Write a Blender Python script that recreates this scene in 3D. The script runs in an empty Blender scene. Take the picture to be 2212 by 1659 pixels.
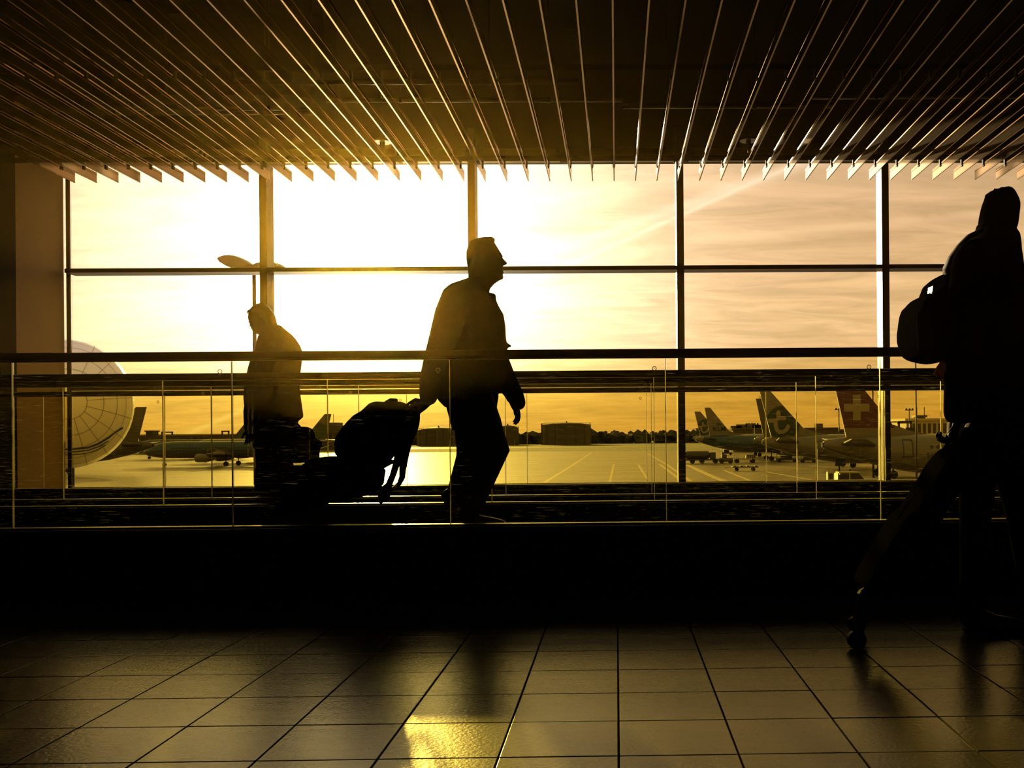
import bpy, bmesh, math, random
from mathutils import Vector, Matrix, noise
random.seed(7)
C = bpy.context.scene.collection
S = bpy.context.scene
PI = math.pi

# ------------------------------------------------------------------ camera
FPX, CX, CY, HC = 2120.0, 1368.0, 940.0, 0.8
YAW, ROLL = 0.0174, 0.0082
MR = Matrix.Rotation(-YAW, 3, 'Z') @ Matrix.Rotation(PI/2, 3, 'X') @ Matrix.Rotation(-ROLL, 3, 'Z')
cam = bpy.data.cameras.new('camera'); camo = bpy.data.objects.new('camera', cam); C.objects.link(camo)
cam.sensor_fit = 'HORIZONTAL'; cam.sensor_width = 36.0; cam.lens = FPX/2212*36
cam.shift_x = (1106-CX)/2212; cam.shift_y = (CY-829.5)/2212
cam.clip_end = 8000; cam.clip_start = 0.05
camo.matrix_world = Matrix.Translation((0, 0, HC)) @ MR.to_4x4()
S.camera = camo

def ray(px, py):
    return MR @ Vector(((px-CX)/FPX, -(py-CY)/FPX, -1.0))
def P(px, py, y):
    """point of the photograph taken at depth y"""
    d = ray(px, py); return Vector((0, 0, HC)) + d*(y/d.y)
APRON = -5.2
def G(px, py, z=APRON):
    d = ray(px, py); return Vector((0, 0, HC)) + d*((z-HC)/d.z)
def PPM(y): return FPX/y

# ------------------------------------------------------------------ world, sun, exposure
SUN = ray(800, 578).normalized()
W = bpy.data.worlds.new('sky'); S.world = W; W.use_nodes = True
nt = W.node_tree; nt.nodes.clear()
def N(nt, t, **k):
    n = nt.nodes.new(t)
    for a, b in k.items(): setattr(n, a, b)
    return n
def L(nt, a, b): nt.links.new(a, b)
def mth(nt, op, a, b=None, c=None, clamp=False):
    n = N(nt, 'ShaderNodeMath', operation=op); n.use_clamp = clamp
    for i, v in enumerate((a, b, c)):
        if v is None: continue
        if isinstance(v, (int, float)): n.inputs[i].default_value = v
        else: L(nt, v, n.inputs[i])
    return n.outputs[0]
def mixc(nt, f, a, b, mode='MIX'):
    n = N(nt, 'ShaderNodeMix', data_type='RGBA', blend_type=mode)
    for s, v in ((n.inputs[0], f), (n.inputs[6], a), (n.inputs[7], b)):
        if isinstance(v, (int, float)): s.default_value = v
        elif isinstance(v, tuple): s.default_value = (*v, 1)
        else: L(nt, v, s)
    return n.outputs[2]
tc = N(nt, 'ShaderNodeTexCoord')
nrm = N(nt, 'ShaderNodeVectorMath', operation='NORMALIZE'); L(nt, tc.outputs['Generated'], nrm.inputs[0])
D = nrm.outputs[0]
sep = N(nt, 'ShaderNodeSeparateXYZ'); L(nt, D, sep.inputs[0])
dt = N(nt, 'ShaderNodeVectorMath', operation='DOT_PRODUCT'); L(nt, D, dt.inputs[0]); dt.inputs[1].default_value = SUN
om = mth(nt, 'SUBTRACT', 1.0, dt.outputs['Value'])
g1 = mth(nt, 'EXPONENT', mth(nt, 'MULTIPLY', om, -1/0.022))
g2 = mth(nt, 'EXPONENT', mth(nt, 'MULTIPLY', om, -1/0.0030))
g3 = mth(nt, 'EXPONENT', mth(nt, 'MULTIPLY', om, -1/0.12))
elev = mth(nt, 'MAXIMUM', sep.outputs['Z'], 0.0)
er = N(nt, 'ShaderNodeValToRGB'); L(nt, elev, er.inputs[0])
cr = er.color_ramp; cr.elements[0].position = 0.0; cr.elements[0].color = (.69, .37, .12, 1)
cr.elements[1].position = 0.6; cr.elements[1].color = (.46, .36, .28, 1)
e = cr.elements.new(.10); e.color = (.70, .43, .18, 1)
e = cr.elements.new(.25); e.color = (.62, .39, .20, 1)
# wispy cloud layer, on a plane far above
zz = mth(nt, 'ADD', elev, 0.13)
cxn = mth(nt, 'DIVIDE', sep.outputs['X'], zz); cyn = mth(nt, 'DIVIDE', sep.outputs['Y'], zz)
cmb = N(nt, 'ShaderNodeCombineXYZ'); L(nt, cxn, cmb.inputs[0]); L(nt, cyn, cmb.inputs[1])
mp = N(nt, 'ShaderNodeMapping'); L(nt, cmb.outputs[0], mp.inputs[0])
mp.inputs['Rotation'].default_value = (0, 0, math.radians(28)); mp.inputs['Scale'].default_value = (1.1, 2.6, 1)
nz = N(nt, 'ShaderNodeTexNoise'); nz.inputs['Scale'].default_value = 2.1; nz.inputs['Detail'].default_value = 13
nz.inputs['Roughness'].default_value = .62; nz.inputs['Distortion'].default_value = .9; L(nt, mp.outputs[0], nz.inputs['Vector'])
wis = N(nt, 'ShaderNodeMapRange'); L(nt, nz.outputs['Fac'], wis.inputs[0])
wis.inputs[1].default_value = .35; wis.inputs[2].default_value = .68
nz2 = N(nt, 'ShaderNodeTexNoise'); nz2.inputs['Scale'].default_value = .55; nz2.inputs['Detail'].default_value = 5; L(nt, mp.outputs[0], nz2.inputs['Vector'])
big = N(nt, 'ShaderNodeMapRange'); L(nt, nz2.outputs['Fac'], big.inputs[0]); big.inputs[1].default_value = .38; big.inputs[2].default_value = .62
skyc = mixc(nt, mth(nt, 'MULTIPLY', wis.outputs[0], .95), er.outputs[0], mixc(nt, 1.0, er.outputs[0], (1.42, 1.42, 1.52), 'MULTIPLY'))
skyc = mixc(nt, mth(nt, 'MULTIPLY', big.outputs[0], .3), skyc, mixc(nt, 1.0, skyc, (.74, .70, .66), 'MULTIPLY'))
# small grey clouds low on the horizon
lowm = N(nt, 'ShaderNodeMapping'); L(nt, D, lowm.inputs[0]); lowm.inputs['Scale'].default_value = (9, 9, 34)
nz3 = N(nt, 'ShaderNodeTexNoise'); nz3.inputs['Scale'].default_value = 2.2; nz3.inputs['Detail'].default_value = 7; L(nt, lowm.outputs[0], nz3.inputs['Vector'])
lc = N(nt, 'ShaderNodeMapRange'); L(nt, nz3.outputs['Fac'], lc.inputs[0]); lc.inputs[1].default_value = .56; lc.inputs[2].default_value = .70
band = mth(nt, 'EXPONENT', mth(nt, 'MULTIPLY', mth(nt, 'POWER', mth(nt, 'DIVIDE', mth(nt, 'SUBTRACT', elev, .035), .016), 2.0), -1.0))
skyc = mixc(nt, mth(nt, 'MULTIPLY', mth(nt, 'MULTIPLY', lc.outputs[0], band), .45), skyc, mixc(nt, 1.0, skyc, (.55, .52, .62), 'MULTIPLY'))
# contrails: three straight bands in the sky (great circles)
def contrail(p1, p2, w, amt, col):
    global skyc
    a, b = ray(*p1).normalized(), ray(*p2).normalized()
    n = a.cross(b).normalized()
    v = N(nt, 'ShaderNodeVectorMath', operation='DOT_PRODUCT'); L(nt, D, v.inputs[0]); v.inputs[1].default_value = n
    q = mth(nt, 'ADD', v.outputs['Value'], mth(nt, 'MULTIPLY', mth(nt, 'SUBTRACT', nz.outputs['Fac'], .5), w*1.6))
    f = mth(nt, 'EXPONENT', mth(nt, 'MULTIPLY', mth(nt, 'POWER', mth(nt, 'DIVIDE', q, w), 2.0), -1.0))
    front = mth(nt, 'MULTIPLY', sep.outputs['Y'], 1.0, clamp=True)
    f = mth(nt, 'MULTIPLY', mth(nt, 'MULTIPLY', f, front), amt)
    skyc = mixc(nt, f, skyc, col)
contrail((1380, 505), (1560, 425), .0022, .5, (1.1, .85, .6))
contrail((1490, 440), (1760, 345), .006, .45, (1.0, .78, .55))
contrail((1930, 480), (2210, 452), .004, .35, (.95, .62, .33))
contrail((1500, 800), (1960, 745), .003, .3, (.95, .66, .33))
def addc(a, f, col): return mixc(nt, 1.0, a, mixc(nt, f, (0, 0, 0), col), 'ADD')
skyc = addc(skyc, g3, (.16, .12, .07))
ext = N(nt, 'ShaderNodeMapRange', interpolation_type='SMOOTHSTEP'); L(nt, elev, ext.inputs[0]); ext.inputs[1].default_value = .0; ext.inputs[2].default_value = .10; ext.inputs[3].default_value = .22
nf = N(nt, 'ShaderNodeMath', operation='MULTIPLY'); L(nt, mth(nt, 'MULTIPLY', g1, ext.outputs[0]), nf.inputs[0]); L(nt, mth(nt, 'ADD', mth(nt, 'MULTIPLY', wis.outputs[0], .35), .8), nf.inputs[1])
vs = N(nt, 'ShaderNodeVectorMath', operation='SCALE'); vs.inputs[0].default_value = (2.6, 2.1, 1.45); L(nt, nf.outputs[0], vs.inputs['Scale'])
vs2 = N(nt, 'ShaderNodeVectorMath', operation='SCALE'); vs2.inputs[0].default_value = (9, 7.5, 5.0); L(nt, g2, vs2.inputs['Scale'])
va = N(nt, 'ShaderNodeVectorMath', operation='ADD'); L(nt, vs.outputs[0], va.inputs[0]); L(nt, vs2.outputs[0], va.inputs[1])
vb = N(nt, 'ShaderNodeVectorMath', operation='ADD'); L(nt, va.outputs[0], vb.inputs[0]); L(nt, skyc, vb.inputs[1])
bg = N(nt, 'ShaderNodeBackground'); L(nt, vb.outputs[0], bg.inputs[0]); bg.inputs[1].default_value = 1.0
wo = N(nt, 'ShaderNodeOutputWorld'); L(nt, bg.outputs[0], wo.inputs[0])

sl = bpy.data.lights.new('sun', 'SUN'); slo = bpy.data.objects.new('sun', sl); C.objects.link(slo)
sl.energy = 5.5; sl.color = (1.0, .78, .44); sl.angle = math.radians(0.9)
slo.rotation_euler = SUN.to_track_quat('Z', 'Y').to_euler()
slo.location = (0, 0, 30)

V = S.view_settings
S.display_settings.display_device = 'sRGB'
V.view_transform = 'Standard'; V.look = 'None'; V.gamma = 1.0; V.exposure = 0.0; V.use_curve_mapping = False
cy_ = S.cycles
cy_.transparent_max_bounces = 40; cy_.max_bounces = 8; cy_.diffuse_bounces = 2; cy_.glossy_bounces = 4
cy_.volume_bounces = 0; cy_.transmission_bounces = 6; cy_.use_denoising = True; cy_.use_adaptive_sampling = True; cy_.adaptive_threshold = .03
cy_.caustics_reflective = False; cy_.caustics_refractive = False; cy_.sample_clamp_indirect = 6

# ------------------------------------------------------------------ materials
def mat(name, col, rough=.6, metal=0.0, var=.12, scale=8.0, spec=.5, bump=0.0, bscale=60, coat=0.0, stretch=None):
    m = bpy.data.materials.new(name); m.use_nodes = True
    t = m.node_tree; b = t.nodes['Principled BSDF']
    b.inputs['Roughness'].default_value = rough; b.inputs['Metallic'].default_value = metal
    b.inputs['Specular IOR Level'].default_value = spec; b.inputs['Coat Weight'].default_value = coat
    co = N(t, 'ShaderNodeTexCoord'); mpn = N(t, 'ShaderNodeMapping'); L(t, co.outputs['Object'], mpn.inputs[0])
    if stretch: mpn.inputs['Scale'].default_value = stretch
    n = N(t, 'ShaderNodeTexNoise'); n.inputs['Scale'].default_value = scale; n.inputs['Detail'].default_value = 5
    L(t, mpn.outputs[0], n.inputs['Vector'])
    lo = tuple(c*(1-var) for c in col); hi = tuple(min(1, c*(1+var)) for c in col)
    L(t, mixc(t, n.outputs['Fac'], lo, hi), b.inputs['Base Color'])
    if bump:
        n2 = N(t, 'ShaderNodeTexNoise'); n2.inputs['Scale'].default_value = bscale; n2.inputs['Detail'].default_value = 4
        L(t, mpn.outputs[0], n2.inputs['Vector'])
        bp = N(t, 'ShaderNodeBump'); bp.inputs['Strength'].default_value = bump; bp.inputs['Distance'].default_value = .01
        L(t, n2.outputs['Fac'], bp.inputs['Height']); L(t, bp.outputs[0], b.inputs['Normal'])
    return m
def glass(name, tint, refl=.06, rough=.02, dirt=0.0):
    m = bpy.data.materials.new(name); m.use_nodes = True; t = m.node_tree; t.nodes.clear()
    o = N(t, 'ShaderNodeOutputMaterial'); tr = N(t, 'ShaderNodeBsdfTransparent'); tr.inputs[0].default_value = (*tint, 1)
    gl = N(t, 'ShaderNodeBsdfGlossy'); gl.inputs['Roughness'].default_value = rough
    fr = N(t, 'ShaderNodeFresnel'); fr.inputs[0].default_value = 1.35
    mx = N(t, 'ShaderNodeMixShader'); L(t, mth(t, 'MULTIPLY', fr.outputs[0], refl*10), mx.inputs[0])
    L(t, tr.outputs[0], mx.inputs[1]); L(t, gl.outputs[0], mx.inputs[2])
    out = mx.outputs[0]
    if dirt:
        co = N(t, 'ShaderNodeTexCoord'); mpn = N(t, 'ShaderNodeMapping'); L(t, co.outputs['Object'], mpn.inputs[0])
        mpn.inputs['Scale'].default_value = (3, 1, 380); mpn.inputs['Rotation'].default_value = (0, .02, 0)
        n = N(t, 'ShaderNodeTexNoise'); n.inputs['Scale'].default_value = 2.4; n.inputs['Detail'].default_value = 6; L(t, mpn.outputs[0], n.inputs['Vector'])
        mr = N(t, 'ShaderNodeMapRange'); L(t, n.outputs['Fac'], mr.inputs[0]); mr.inputs[1].default_value = .66; mr.inputs[2].default_value = .78
        n2 = N(t, 'ShaderNodeTexNoise'); n2.inputs['Scale'].default_value = 260; L(t, co.outputs['Object'], n2.inputs['Vector'])
        mr2 = N(t, 'ShaderNodeMapRange'); L(t, n2.outputs['Fac'], mr2.inputs[0]); mr2.inputs[1].default_value = .77; mr2.inputs[2].default_value = .80
        df = N(t, 'ShaderNodeBsdfTranslucent'); df.inputs[0].default_value = (.9, .8, .6, 1)
        m2 = N(t, 'ShaderNodeMixShader')
        L(t, mth(t, 'MULTIPLY', mth(t, 'MAXIMUM', mr.outputs[0], mr2.outputs[0]), dirt), m2.inputs[0])
        L(t, out, m2.inputs[1]); L(t, df.outputs[0], m2.inputs[2]); out = m2.outputs[0]
    L(t, out, o.inputs[0]); return m

M = {}
M['black'] = mat('black_cladding', (.004, .004, .004), .5, var=.3, spec=.08)
M['rubber'] = mat('handrail_rubber', (.010, .008, .007), .55, spec=.3)
M['rail_metal'] = mat('rail_profile', (.05, .045, .04), .35, .6)
M['trim_metal'] = mat('brushed_metal', (.45, .42, .38), .28, 1.0, stretch=(1, 20, 20))
M['slat'] = mat('slat_metal', (.35, .22, .095), .11, .9, var=.08, scale=3)
M['slat_clip'] = mat('slat_clip', (.02, .016, .012), .6, 0.0, spec=.15)
M['frame'] = mat('window_frame', (.055, .046, .036), .38, .55)
M['ceiling'] = mat('plenum_black', (.012, .010, .009), .9, spec=.1)
M['plaster'] = mat('warm_plaster', (.80, .52, .18), .7, var=.15, scale=2.5, bump=.12, bscale=30)
M['darkwall'] = mat('dark_wall', (.010, .009, .008), .8, spec=.15)
M['duct'] = mat('galvanised', (.30, .26, .20), .4, .7)
M['cassette'] = mat('blind_box', (.34, .29, .20), .38, .6)
M['glass'] = glass('balustrade_glass', (.972, .955, .80), refl=.05, dirt=.3)
M['pane'] = glass('window_glass', (.985, .98, .965), refl=.04)
M['cloth_a'] = mat('dark_cloth', (.012, .010, .009), .85, var=.3, scale=30, spec=0.0, bump=.2, bscale=90)
M['cloth_b'] = mat('charcoal_cloth', (.014, .012, .011), .9, var=.3, scale=40, spec=0.0, bump=.2, bscale=120)
M['trouser'] = mat('trouser_cloth', (.008, .008, .009), .9, var=.3, spec=0.0, bump=.15, bscale=100)
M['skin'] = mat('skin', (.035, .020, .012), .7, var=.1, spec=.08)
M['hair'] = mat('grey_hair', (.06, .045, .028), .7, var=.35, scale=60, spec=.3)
M['darkhair'] = mat('dark_hair', (.008, .006, .005), .9, var=.3, scale=60, spec=0.0)
M['leather'] = mat('black_leather', (.008, .007, .006), .45, spec=.35)
M['nylon'] = mat('black_nylon', (.007, .006, .006), .95, spec=0.0, bump=.2, bscale=150)
M['strap'] = mat('woven_strap', (.10, .07, .035), .6, var=.3, scale=120, spec=.15)
M['tan'] = mat('tan_lining', (.55, .30, .10), .8, var=.2, spec=.05)
_t = M['tan'].node_tree; _tl = N(_t, 'ShaderNodeBsdfTranslucent'); _tl.inputs[0].default_value = (.7, .38, .12, 1); _mm = N(_t, 'ShaderNodeMixShader'); _mm.inputs[0].default_value = .6
L(_t, _t.nodes['Principled BSDF'].outputs[0], _mm.inputs[1]); L(_t, _tl.outputs[0], _mm.inputs[2]); L(_t, _mm.outputs[0], _t.nodes['Material Output'].inputs[0])
M['etch'] = mat('etched_mark', (.8, .72, .5), .5)

def tile_mat():
    m = bpy.data.materials.new('beige_floor_tile'); m.use_nodes = True; t = m.node_tree; b = t.nodes['Principled BSDF']
    co = N(t, 'ShaderNodeTexCoord'); oi = N(t, 'ShaderNodeObjectInfo')
    mp_ = N(t, 'ShaderNodeMapping'); L(t, co.outputs['Object'], mp_.inputs[0]); mp_.inputs['Scale'].default_value = (3, 22, 1)
    ad = N(t, 'ShaderNodeVectorMath', operation='ADD'); L(t, mp_.outputs[0], ad.inputs[0]); L(t, oi.outputs['Location'], ad.inputs[1])
    n = N(t, 'ShaderNodeTexNoise'); n.inputs['Scale'].default_value = 1.5; n.inputs['Detail'].default_value = 7; L(t, ad.outputs[0], n.inputs['Vector'])
    c1 = mixc(t, n.outputs['Fac'], (.125, .113, .098), (.185, .168, .145))
    L(t, mixc(t, oi.outputs['Random'], c1, mixc(t, 1.0, c1, (.88, .88, .86), 'MULTIPLY')), b.inputs['Base Color'])
    b.inputs['Roughness'].default_value = .235; b.inputs['Specular IOR Level'].default_value = .75
    n2 = N(t, 'ShaderNodeTexNoise'); n2.inputs['Scale'].default_value = 85; n2.inputs['Detail'].default_value = 3
    ad2 = N(t, 'ShaderNodeVectorMath', operation='ADD'); L(t, co.outputs['Object'], ad2.inputs[0]); L(t, oi.outputs['Location'], ad2.inputs[1])
    L(t, ad2.outputs[0], n2.inputs['Vector'])
    bp = N(t, 'ShaderNodeBump'); bp.inputs['Strength'].default_value = .2; bp.inputs['Distance'].default_value = .004
    L(t, n2.outputs['Fac'], bp.inputs['Height']); L(t, bp.outputs[0], b.inputs['Normal'])
    return m
M['tile'] = tile_mat()
M['grout'] = mat('dark_grout', (.010, .008, .006), .8, spec=.1)

# ------------------------------------------------------------------ mesh helpers
def box(bm, x0, x1, y0, y1, z0, z1):
    vs = [bm.verts.new((x, y, z)) for z in (z0, z1) for x, y in ((x0, y0), (x1, y0), (x1, y1), (x0, y1))]
    for f in ((0, 3, 2, 1), (4, 5, 6, 7), (0, 1, 5, 4), (1, 2, 6, 5), (2, 3, 7, 6), (3, 0, 4, 7)): bm.faces.new([vs[i] for i in f])
    return vs
def bbox(x0, x1, y0, y1, z0, z1, bev=0.0):
    bm = bmesh.new(); box(bm, x0, x1, y0, y1, z0, z1)
    if bev: bmesh.ops.bevel(bm, geom=bm.edges[:], offset=bev, segments=2, affect='EDGES', profile=.7)
    return bm
def obj(name, bm, m, parent=None, loc=None, smooth=False):
    me = bpy.data.meshes.new(name); bmesh.ops.recalc_face_normals(bm, faces=bm.faces[:]); bm.to_mesh(me); bm.free()
    if smooth: me.shade_smooth()
    o = bpy.data.objects.new(name, me); C.objects.link(o)
    if m: me.materials.append(M[m] if isinstance(m, str) else m)
    if parent: o.parent = parent
    if loc is not None: o.location = loc
    return o
def tag(o, label=None, cat=None, group=None, kind=None):
    if label: o['label'] = label
    if cat: o['category'] = cat
    if group: o['group'] = group
    if kind: o['kind'] = kind
    return o
def empty(name, loc, label=None, cat=None, group=None, kind=None, rz=0):
    o = bpy.data.objects.new(name, None); C.objects.link(o); o.location = loc; o.rotation_euler = (0, 0, rz); o.empty_display_size = .2
    return tag(o, label, cat, group, kind)
def struct(name, bm, m): return tag(obj(name, bm, m), kind='structure')
def tube(bm, pts, rad, seg=12, cap=True):
    """tapered tube through pts; rad entries r or (in-plane, depth)"""
    pts = [Vector(p) for p in pts]; rings = []
    n = len(pts)
    for i, p in enumerate(pts):
        t = (pts[min(i+1, n-1)]-pts[max(i-1, 0)]).normalized()
        ref = Vector((0, 1, 0)) if abs(t.y) < .9 else Vector((0, 0, 1))
        u = t.cross(ref).normalized(); v = u.cross(t).normalized()
        r = rad[i] if isinstance(rad, (list, tuple)) and not (len(rad) == 2 and n != 2 and not isinstance(rad[0], (list, tuple))) else rad
        ra, rb = r if isinstance(r, (list, tuple)) else (r, r)
        rings.append((p, t, u, v, ra, rb))
    def ring(p, u, v, ra, rb):
        return [bm.verts.new(p+u*(ra*math.cos(2*PI*k/seg))+v*(rb*math.sin(2*PI*k/seg))) for k in range(seg)]
    R = []
    if cap:
        p, t, u, v, ra, rb = rings[0]; q = min(ra, rb); R += [ring(p-t*q*.85, u, v, ra*.35, rb*.35), ring(p-t*q*.5, u, v, ra*.8, rb*.8)]
    for p, t, u, v, ra, rb in rings: R.append(ring(p, u, v, ra, rb))
    if cap:
        p, t, u, v, ra, rb = rings[-1]; q = min(ra, rb); R += [ring(p+t*q*.5, u, v, ra*.8, rb*.8), ring(p+t*q*.85, u, v, ra*.35, rb*.35)]
    for a, b in zip(R[:-1], R[1:]):
        for k in range(seg): bm.faces.new((a[k], a[(k+1) % seg], b[(k+1) % seg], b[k]))
    bm.faces.new(R[0][::-1]); bm.faces.new(R[-1])
def cyl(bm, p0, p1, r, seg=12): tube(bm, [p0, p1], [r, r], seg, False)
def ell(bm, c, r, rot=0.0, seg=16, rng=10):
    g = bmesh.ops.create_uvsphere(bm, u_segments=seg, v_segments=rng, radius=1.0)
    mtx = Matrix.Translation(c) @ Matrix.Rotation(rot, 4, 'Y') @ Matrix.Diagonal((r[0], r[1], r[2], 1))
    bmesh.ops.transform(bm, matrix=mtx, verts=g['verts'])
def loft(bm, y, rows, seg=20, yoff=0.0, sq=2.3):
    """horizontal sections: (py, px_left, px_right, half_depth_m[, dy])"""
    R = []
    def ring(py, xl, xr, h, dy, s=1.0):
        a, b = P(xl, py, y), P(xr, py, y); c = (a+b)/2; w = (b.x-a.x)/2
        o = []
        for k in range(seg):
            th = 2*PI*k/seg; cs, sn = math.cos(th), math.sin(th)
            e_ = 2/sq
            o.append(bm.verts.new((c.x+w*s*math.copysign(abs(cs)**e_, cs), y+yoff+dy+h*s*math.copysign(abs(sn)**e_, sn), c.z)))
        return o
    for r in rows: R.append(ring(r[0], r[1], r[2], r[3], r[4] if len(r) > 4 else 0))
    for a, b in zip(R[:-1], R[1:]):
        for k in range(seg): bm.faces.new((a[k], a[(k+1) % seg], b[(k+1) % seg], b[k]))
    bm.faces.new(R[0][::-1]); bm.faces.new(R[-1])
def prism(bm, pts2, y, th, puff=0.0, slices=1):
    """outline in photo pixels at depth y given thickness th; puff rounds it"""
    W_ = [P(a, b, y) for a, b in pts2]; c = sum(W_, Vector())/len(W_)
    prism3(bm, W_, c, th, puff, slices)
def prism3(bm, W_, c, th, puff=0.0, slices=1):
    R = []
    ts = [-1, 1] if puff == 0 else [-1, -.82, -.5, 0, .5, .82, 1]
    for t in ts:
        s = 1 if puff == 0 else 1-puff*(abs(t)**3)
        R.append([bm.verts.new((c.x+(w.x-c.x)*s, w.y+t*th/2, c.z+(w.z-c.z)*s)) for w in W_])
    n = len(W_)
    for a, b in zip(R[:-1], R[1:]):
        for k in range(n): bm.faces.new((a[k], a[(k+1) % n], b[(k+1) % n], b[k]))
    bm.faces.new(R[0][::-1]); bm.faces.new(R[-1])
def blob(name, bm, m, parent, voxel=.01, sm=4, loc=None):
    o = obj(name, bm, m, parent)
    r = o.modifiers.new('remesh', 'REMESH'); r.mode = 'VOXEL'; r.voxel_size = voxel; r.use_smooth_shade = True
    s = o.modifiers.new('smooth', 'SMOOTH'); s.iterations = sm; s.factor = .5
    # bake the modifiers into the mesh
    dg = bpy.context.evaluated_depsgraph_get(); me = bpy.data.meshes.new_from_object(o.evaluated_get(dg))
    o.modifiers.clear(); o.data = me; me.shade_smooth()
    return o
def child_at(root, objs):
    for o in objs: pass

# ================================================================== BUILDING SHELL
XL, XR, YW, YB = P(139, 700, 10.96).x, 7.0, 11.0, -3.0
YT = 10.96
while P(35.5, 700, YT).x < XL: YT -= .005
ZC = 4.5
fl = empty('floor', (0, 0, 0), kind='structure')
obj('grout_bed', bbox(XL, XR, YB, YW+.1, -.12, -.006), 'grout', fl)
TS = .3; ty0 = 2.449-TS*2
tbm = bbox(-TS/2+.003, TS/2-.003, -TS/2+.003, TS/2-.003, -.012, 0, .0012)
tile0 = obj('tile', tbm, 'tile', fl, (0, 0, 0)); cnt = 0
rows_t = 10; cols = range(-14, 13)
for j in range(rows_t):
    for i in cols:
        o = tile0 if cnt == 0 else tile0.copy()
        if cnt: C.objects.link(o); o.parent = fl
        o.location = (TS*(i+.5), ty0+TS*(j+.5), random.uniform(-.0006, .0006)); cnt += 1
x0t, x1t, y0t, y1t = TS*cols[0], TS*(cols[-1]+1), ty0, ty0+TS*rows_t
bm = bmesh.new()
nx0, nx1 = math.ceil((XL)/TS), math.floor(XR/TS); ny0, ny1 = -16, 30
for i in range(nx0, nx1):
    for j in range(ny0, ny1):
        xc, yc = TS*(i+.5), ty0+TS*(j+.5)
        if x0t < xc < x1t and y0t < yc < y1t: continue
        if yc > YW-.15 or yc < YB+.1: continue
        box(bm, xc-TS/2+.0022, xc+TS/2-.0022, yc-TS/2+.0022, yc+TS/2-.0022, -.012, 0)
tag(obj('surrounding_tiles', bm, 'tile', fl), kind='stuff')
struct('ceiling', bbox(XL-.6, XR, YB, YW+.15, ZC, ZC+.12), 'ceiling')
struct('wall_back', bbox(XL-.6, XR, YB-.12, YB, -.1, ZC+.12), 'darkwall')
struct('wall_right', bbox(XR, XR+.12, YB-.12, YW+.15, -.1, ZC+.12), 'darkwall')
struct('wall_left', bbox(XL-.5, XL, YB, YT, -.1, ZC), 'darkwall')
struct('trim_1', bbox(XL-.5, XL-.001, YT, 10.96, -.1, ZC), 'plaster')

# windows: five bays between mullions
mpx = [147.5, 569.5, 1020, 1471, 1914.5]
mx = [P(p, 700, 10.85 if p > 200 else 10.955).x for p in mpx]; mx.append(mx[-1]+(mx[-1]-mx[1])/3)
mx.append(mx[-1]+2.3)
z_sill = P(1250, 1042, 11.0).z; z_head = P(1106, 349, 11.0).z
zt1a, zt1b = P(1106, 584, 10.85).z, P(1106, 575, 10.85).z
zt2a, zt2b = P(1700, 832.5, 10.9).z, P(1700, 824, 10.9).z
for i in range(6):
    w = empty('window_%d' % (i+1), (mx[i], 10.96, 0), kind='structure')
    hw = .040 if i else .020
    o = obj('mullion', bbox(-hw, hw, -.11 if i else -.005, .12 if i else .02, 0, ZC-.3, .004), 'frame', w)
    L_ = mx[i+1]-mx[i]-.06
    for nm, a, b, d0 in (('transom', zt1a, zt1b, -.11), ('lower_transom', zt2a, zt2b, -.06), ('sill', .0, z_sill, -.08)):
        obj(nm, bbox(hw, hw+L_, d0, .12, a, b, .003), 'frame', w)
    for a, b in ((z_sill, zt2a), (zt2b, zt1a), (zt1b, z_head)):
        obj('pane', bbox(hw, hw+L_, .03, .042, a, b), 'pane', w)
# sliver left of the first mullion stays open glass
w = empty('window_7', (mx[0]-.045, 11.0, 0), kind='structure')
obj('pane', bbox(-.02, .02, .0, .012, 0, z_head), 'pane', w)
struct('trim_2', bbox(XL-.5, XR, 10.92, 11.12, z_head, ZC+.1), 'black')
# blind cassettes under the header
for a, b, lab in ((150, 435, 'leftmost long blind cassette beside the left wall above the window'), (440, 560, 'short blind cassette left of the second mullion'),
             (600, 858, 'golden lit blind cassette right of the second mullion above the sun'), (862, 1011, 'blind cassette ending at the third mullion head'),
             (1033, 1213, 'blind cassette just right of the third mullion'), (1225, 1460, 'blind cassette ending at the fourth mullion'),
             (1484, 1900, 'unlit long blind cassette between fourth and fifth mullions'), (1930, 2260, 'blind cassette at the right edge of the window head')):
    A, B = P(a, 319, 10.72), P(b, 345, 10.72)
    za, zb = P(1200, 345, 10.72).z, P(1200, 320, 10.72).z
    t = empty('blind_cassette', ((A.x+B.x)/2, 10.72, za), lab, 'blind box', 'blind cassettes along the window head')
    hl = (B.x-A.x)/2
    obj('housing', bbox(-hl, hl, 0, .12, .045, zb-za, .008), 'cassette', t)
    obj('bottom_bar', bbox(-hl, hl, .005, .11, .0, .04, .004), 'cassette', t)
    for sx in (-hl, hl-.02): obj('end_bracket', bbox(sx, sx+.02, -.006, .13, -.004, zb-za+.004), 'slat_clip', t)
    obj('hanger', bbox(-.02, .02, .03, .20, zb-za, zb-za+.03), 'slat_clip', t)

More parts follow.
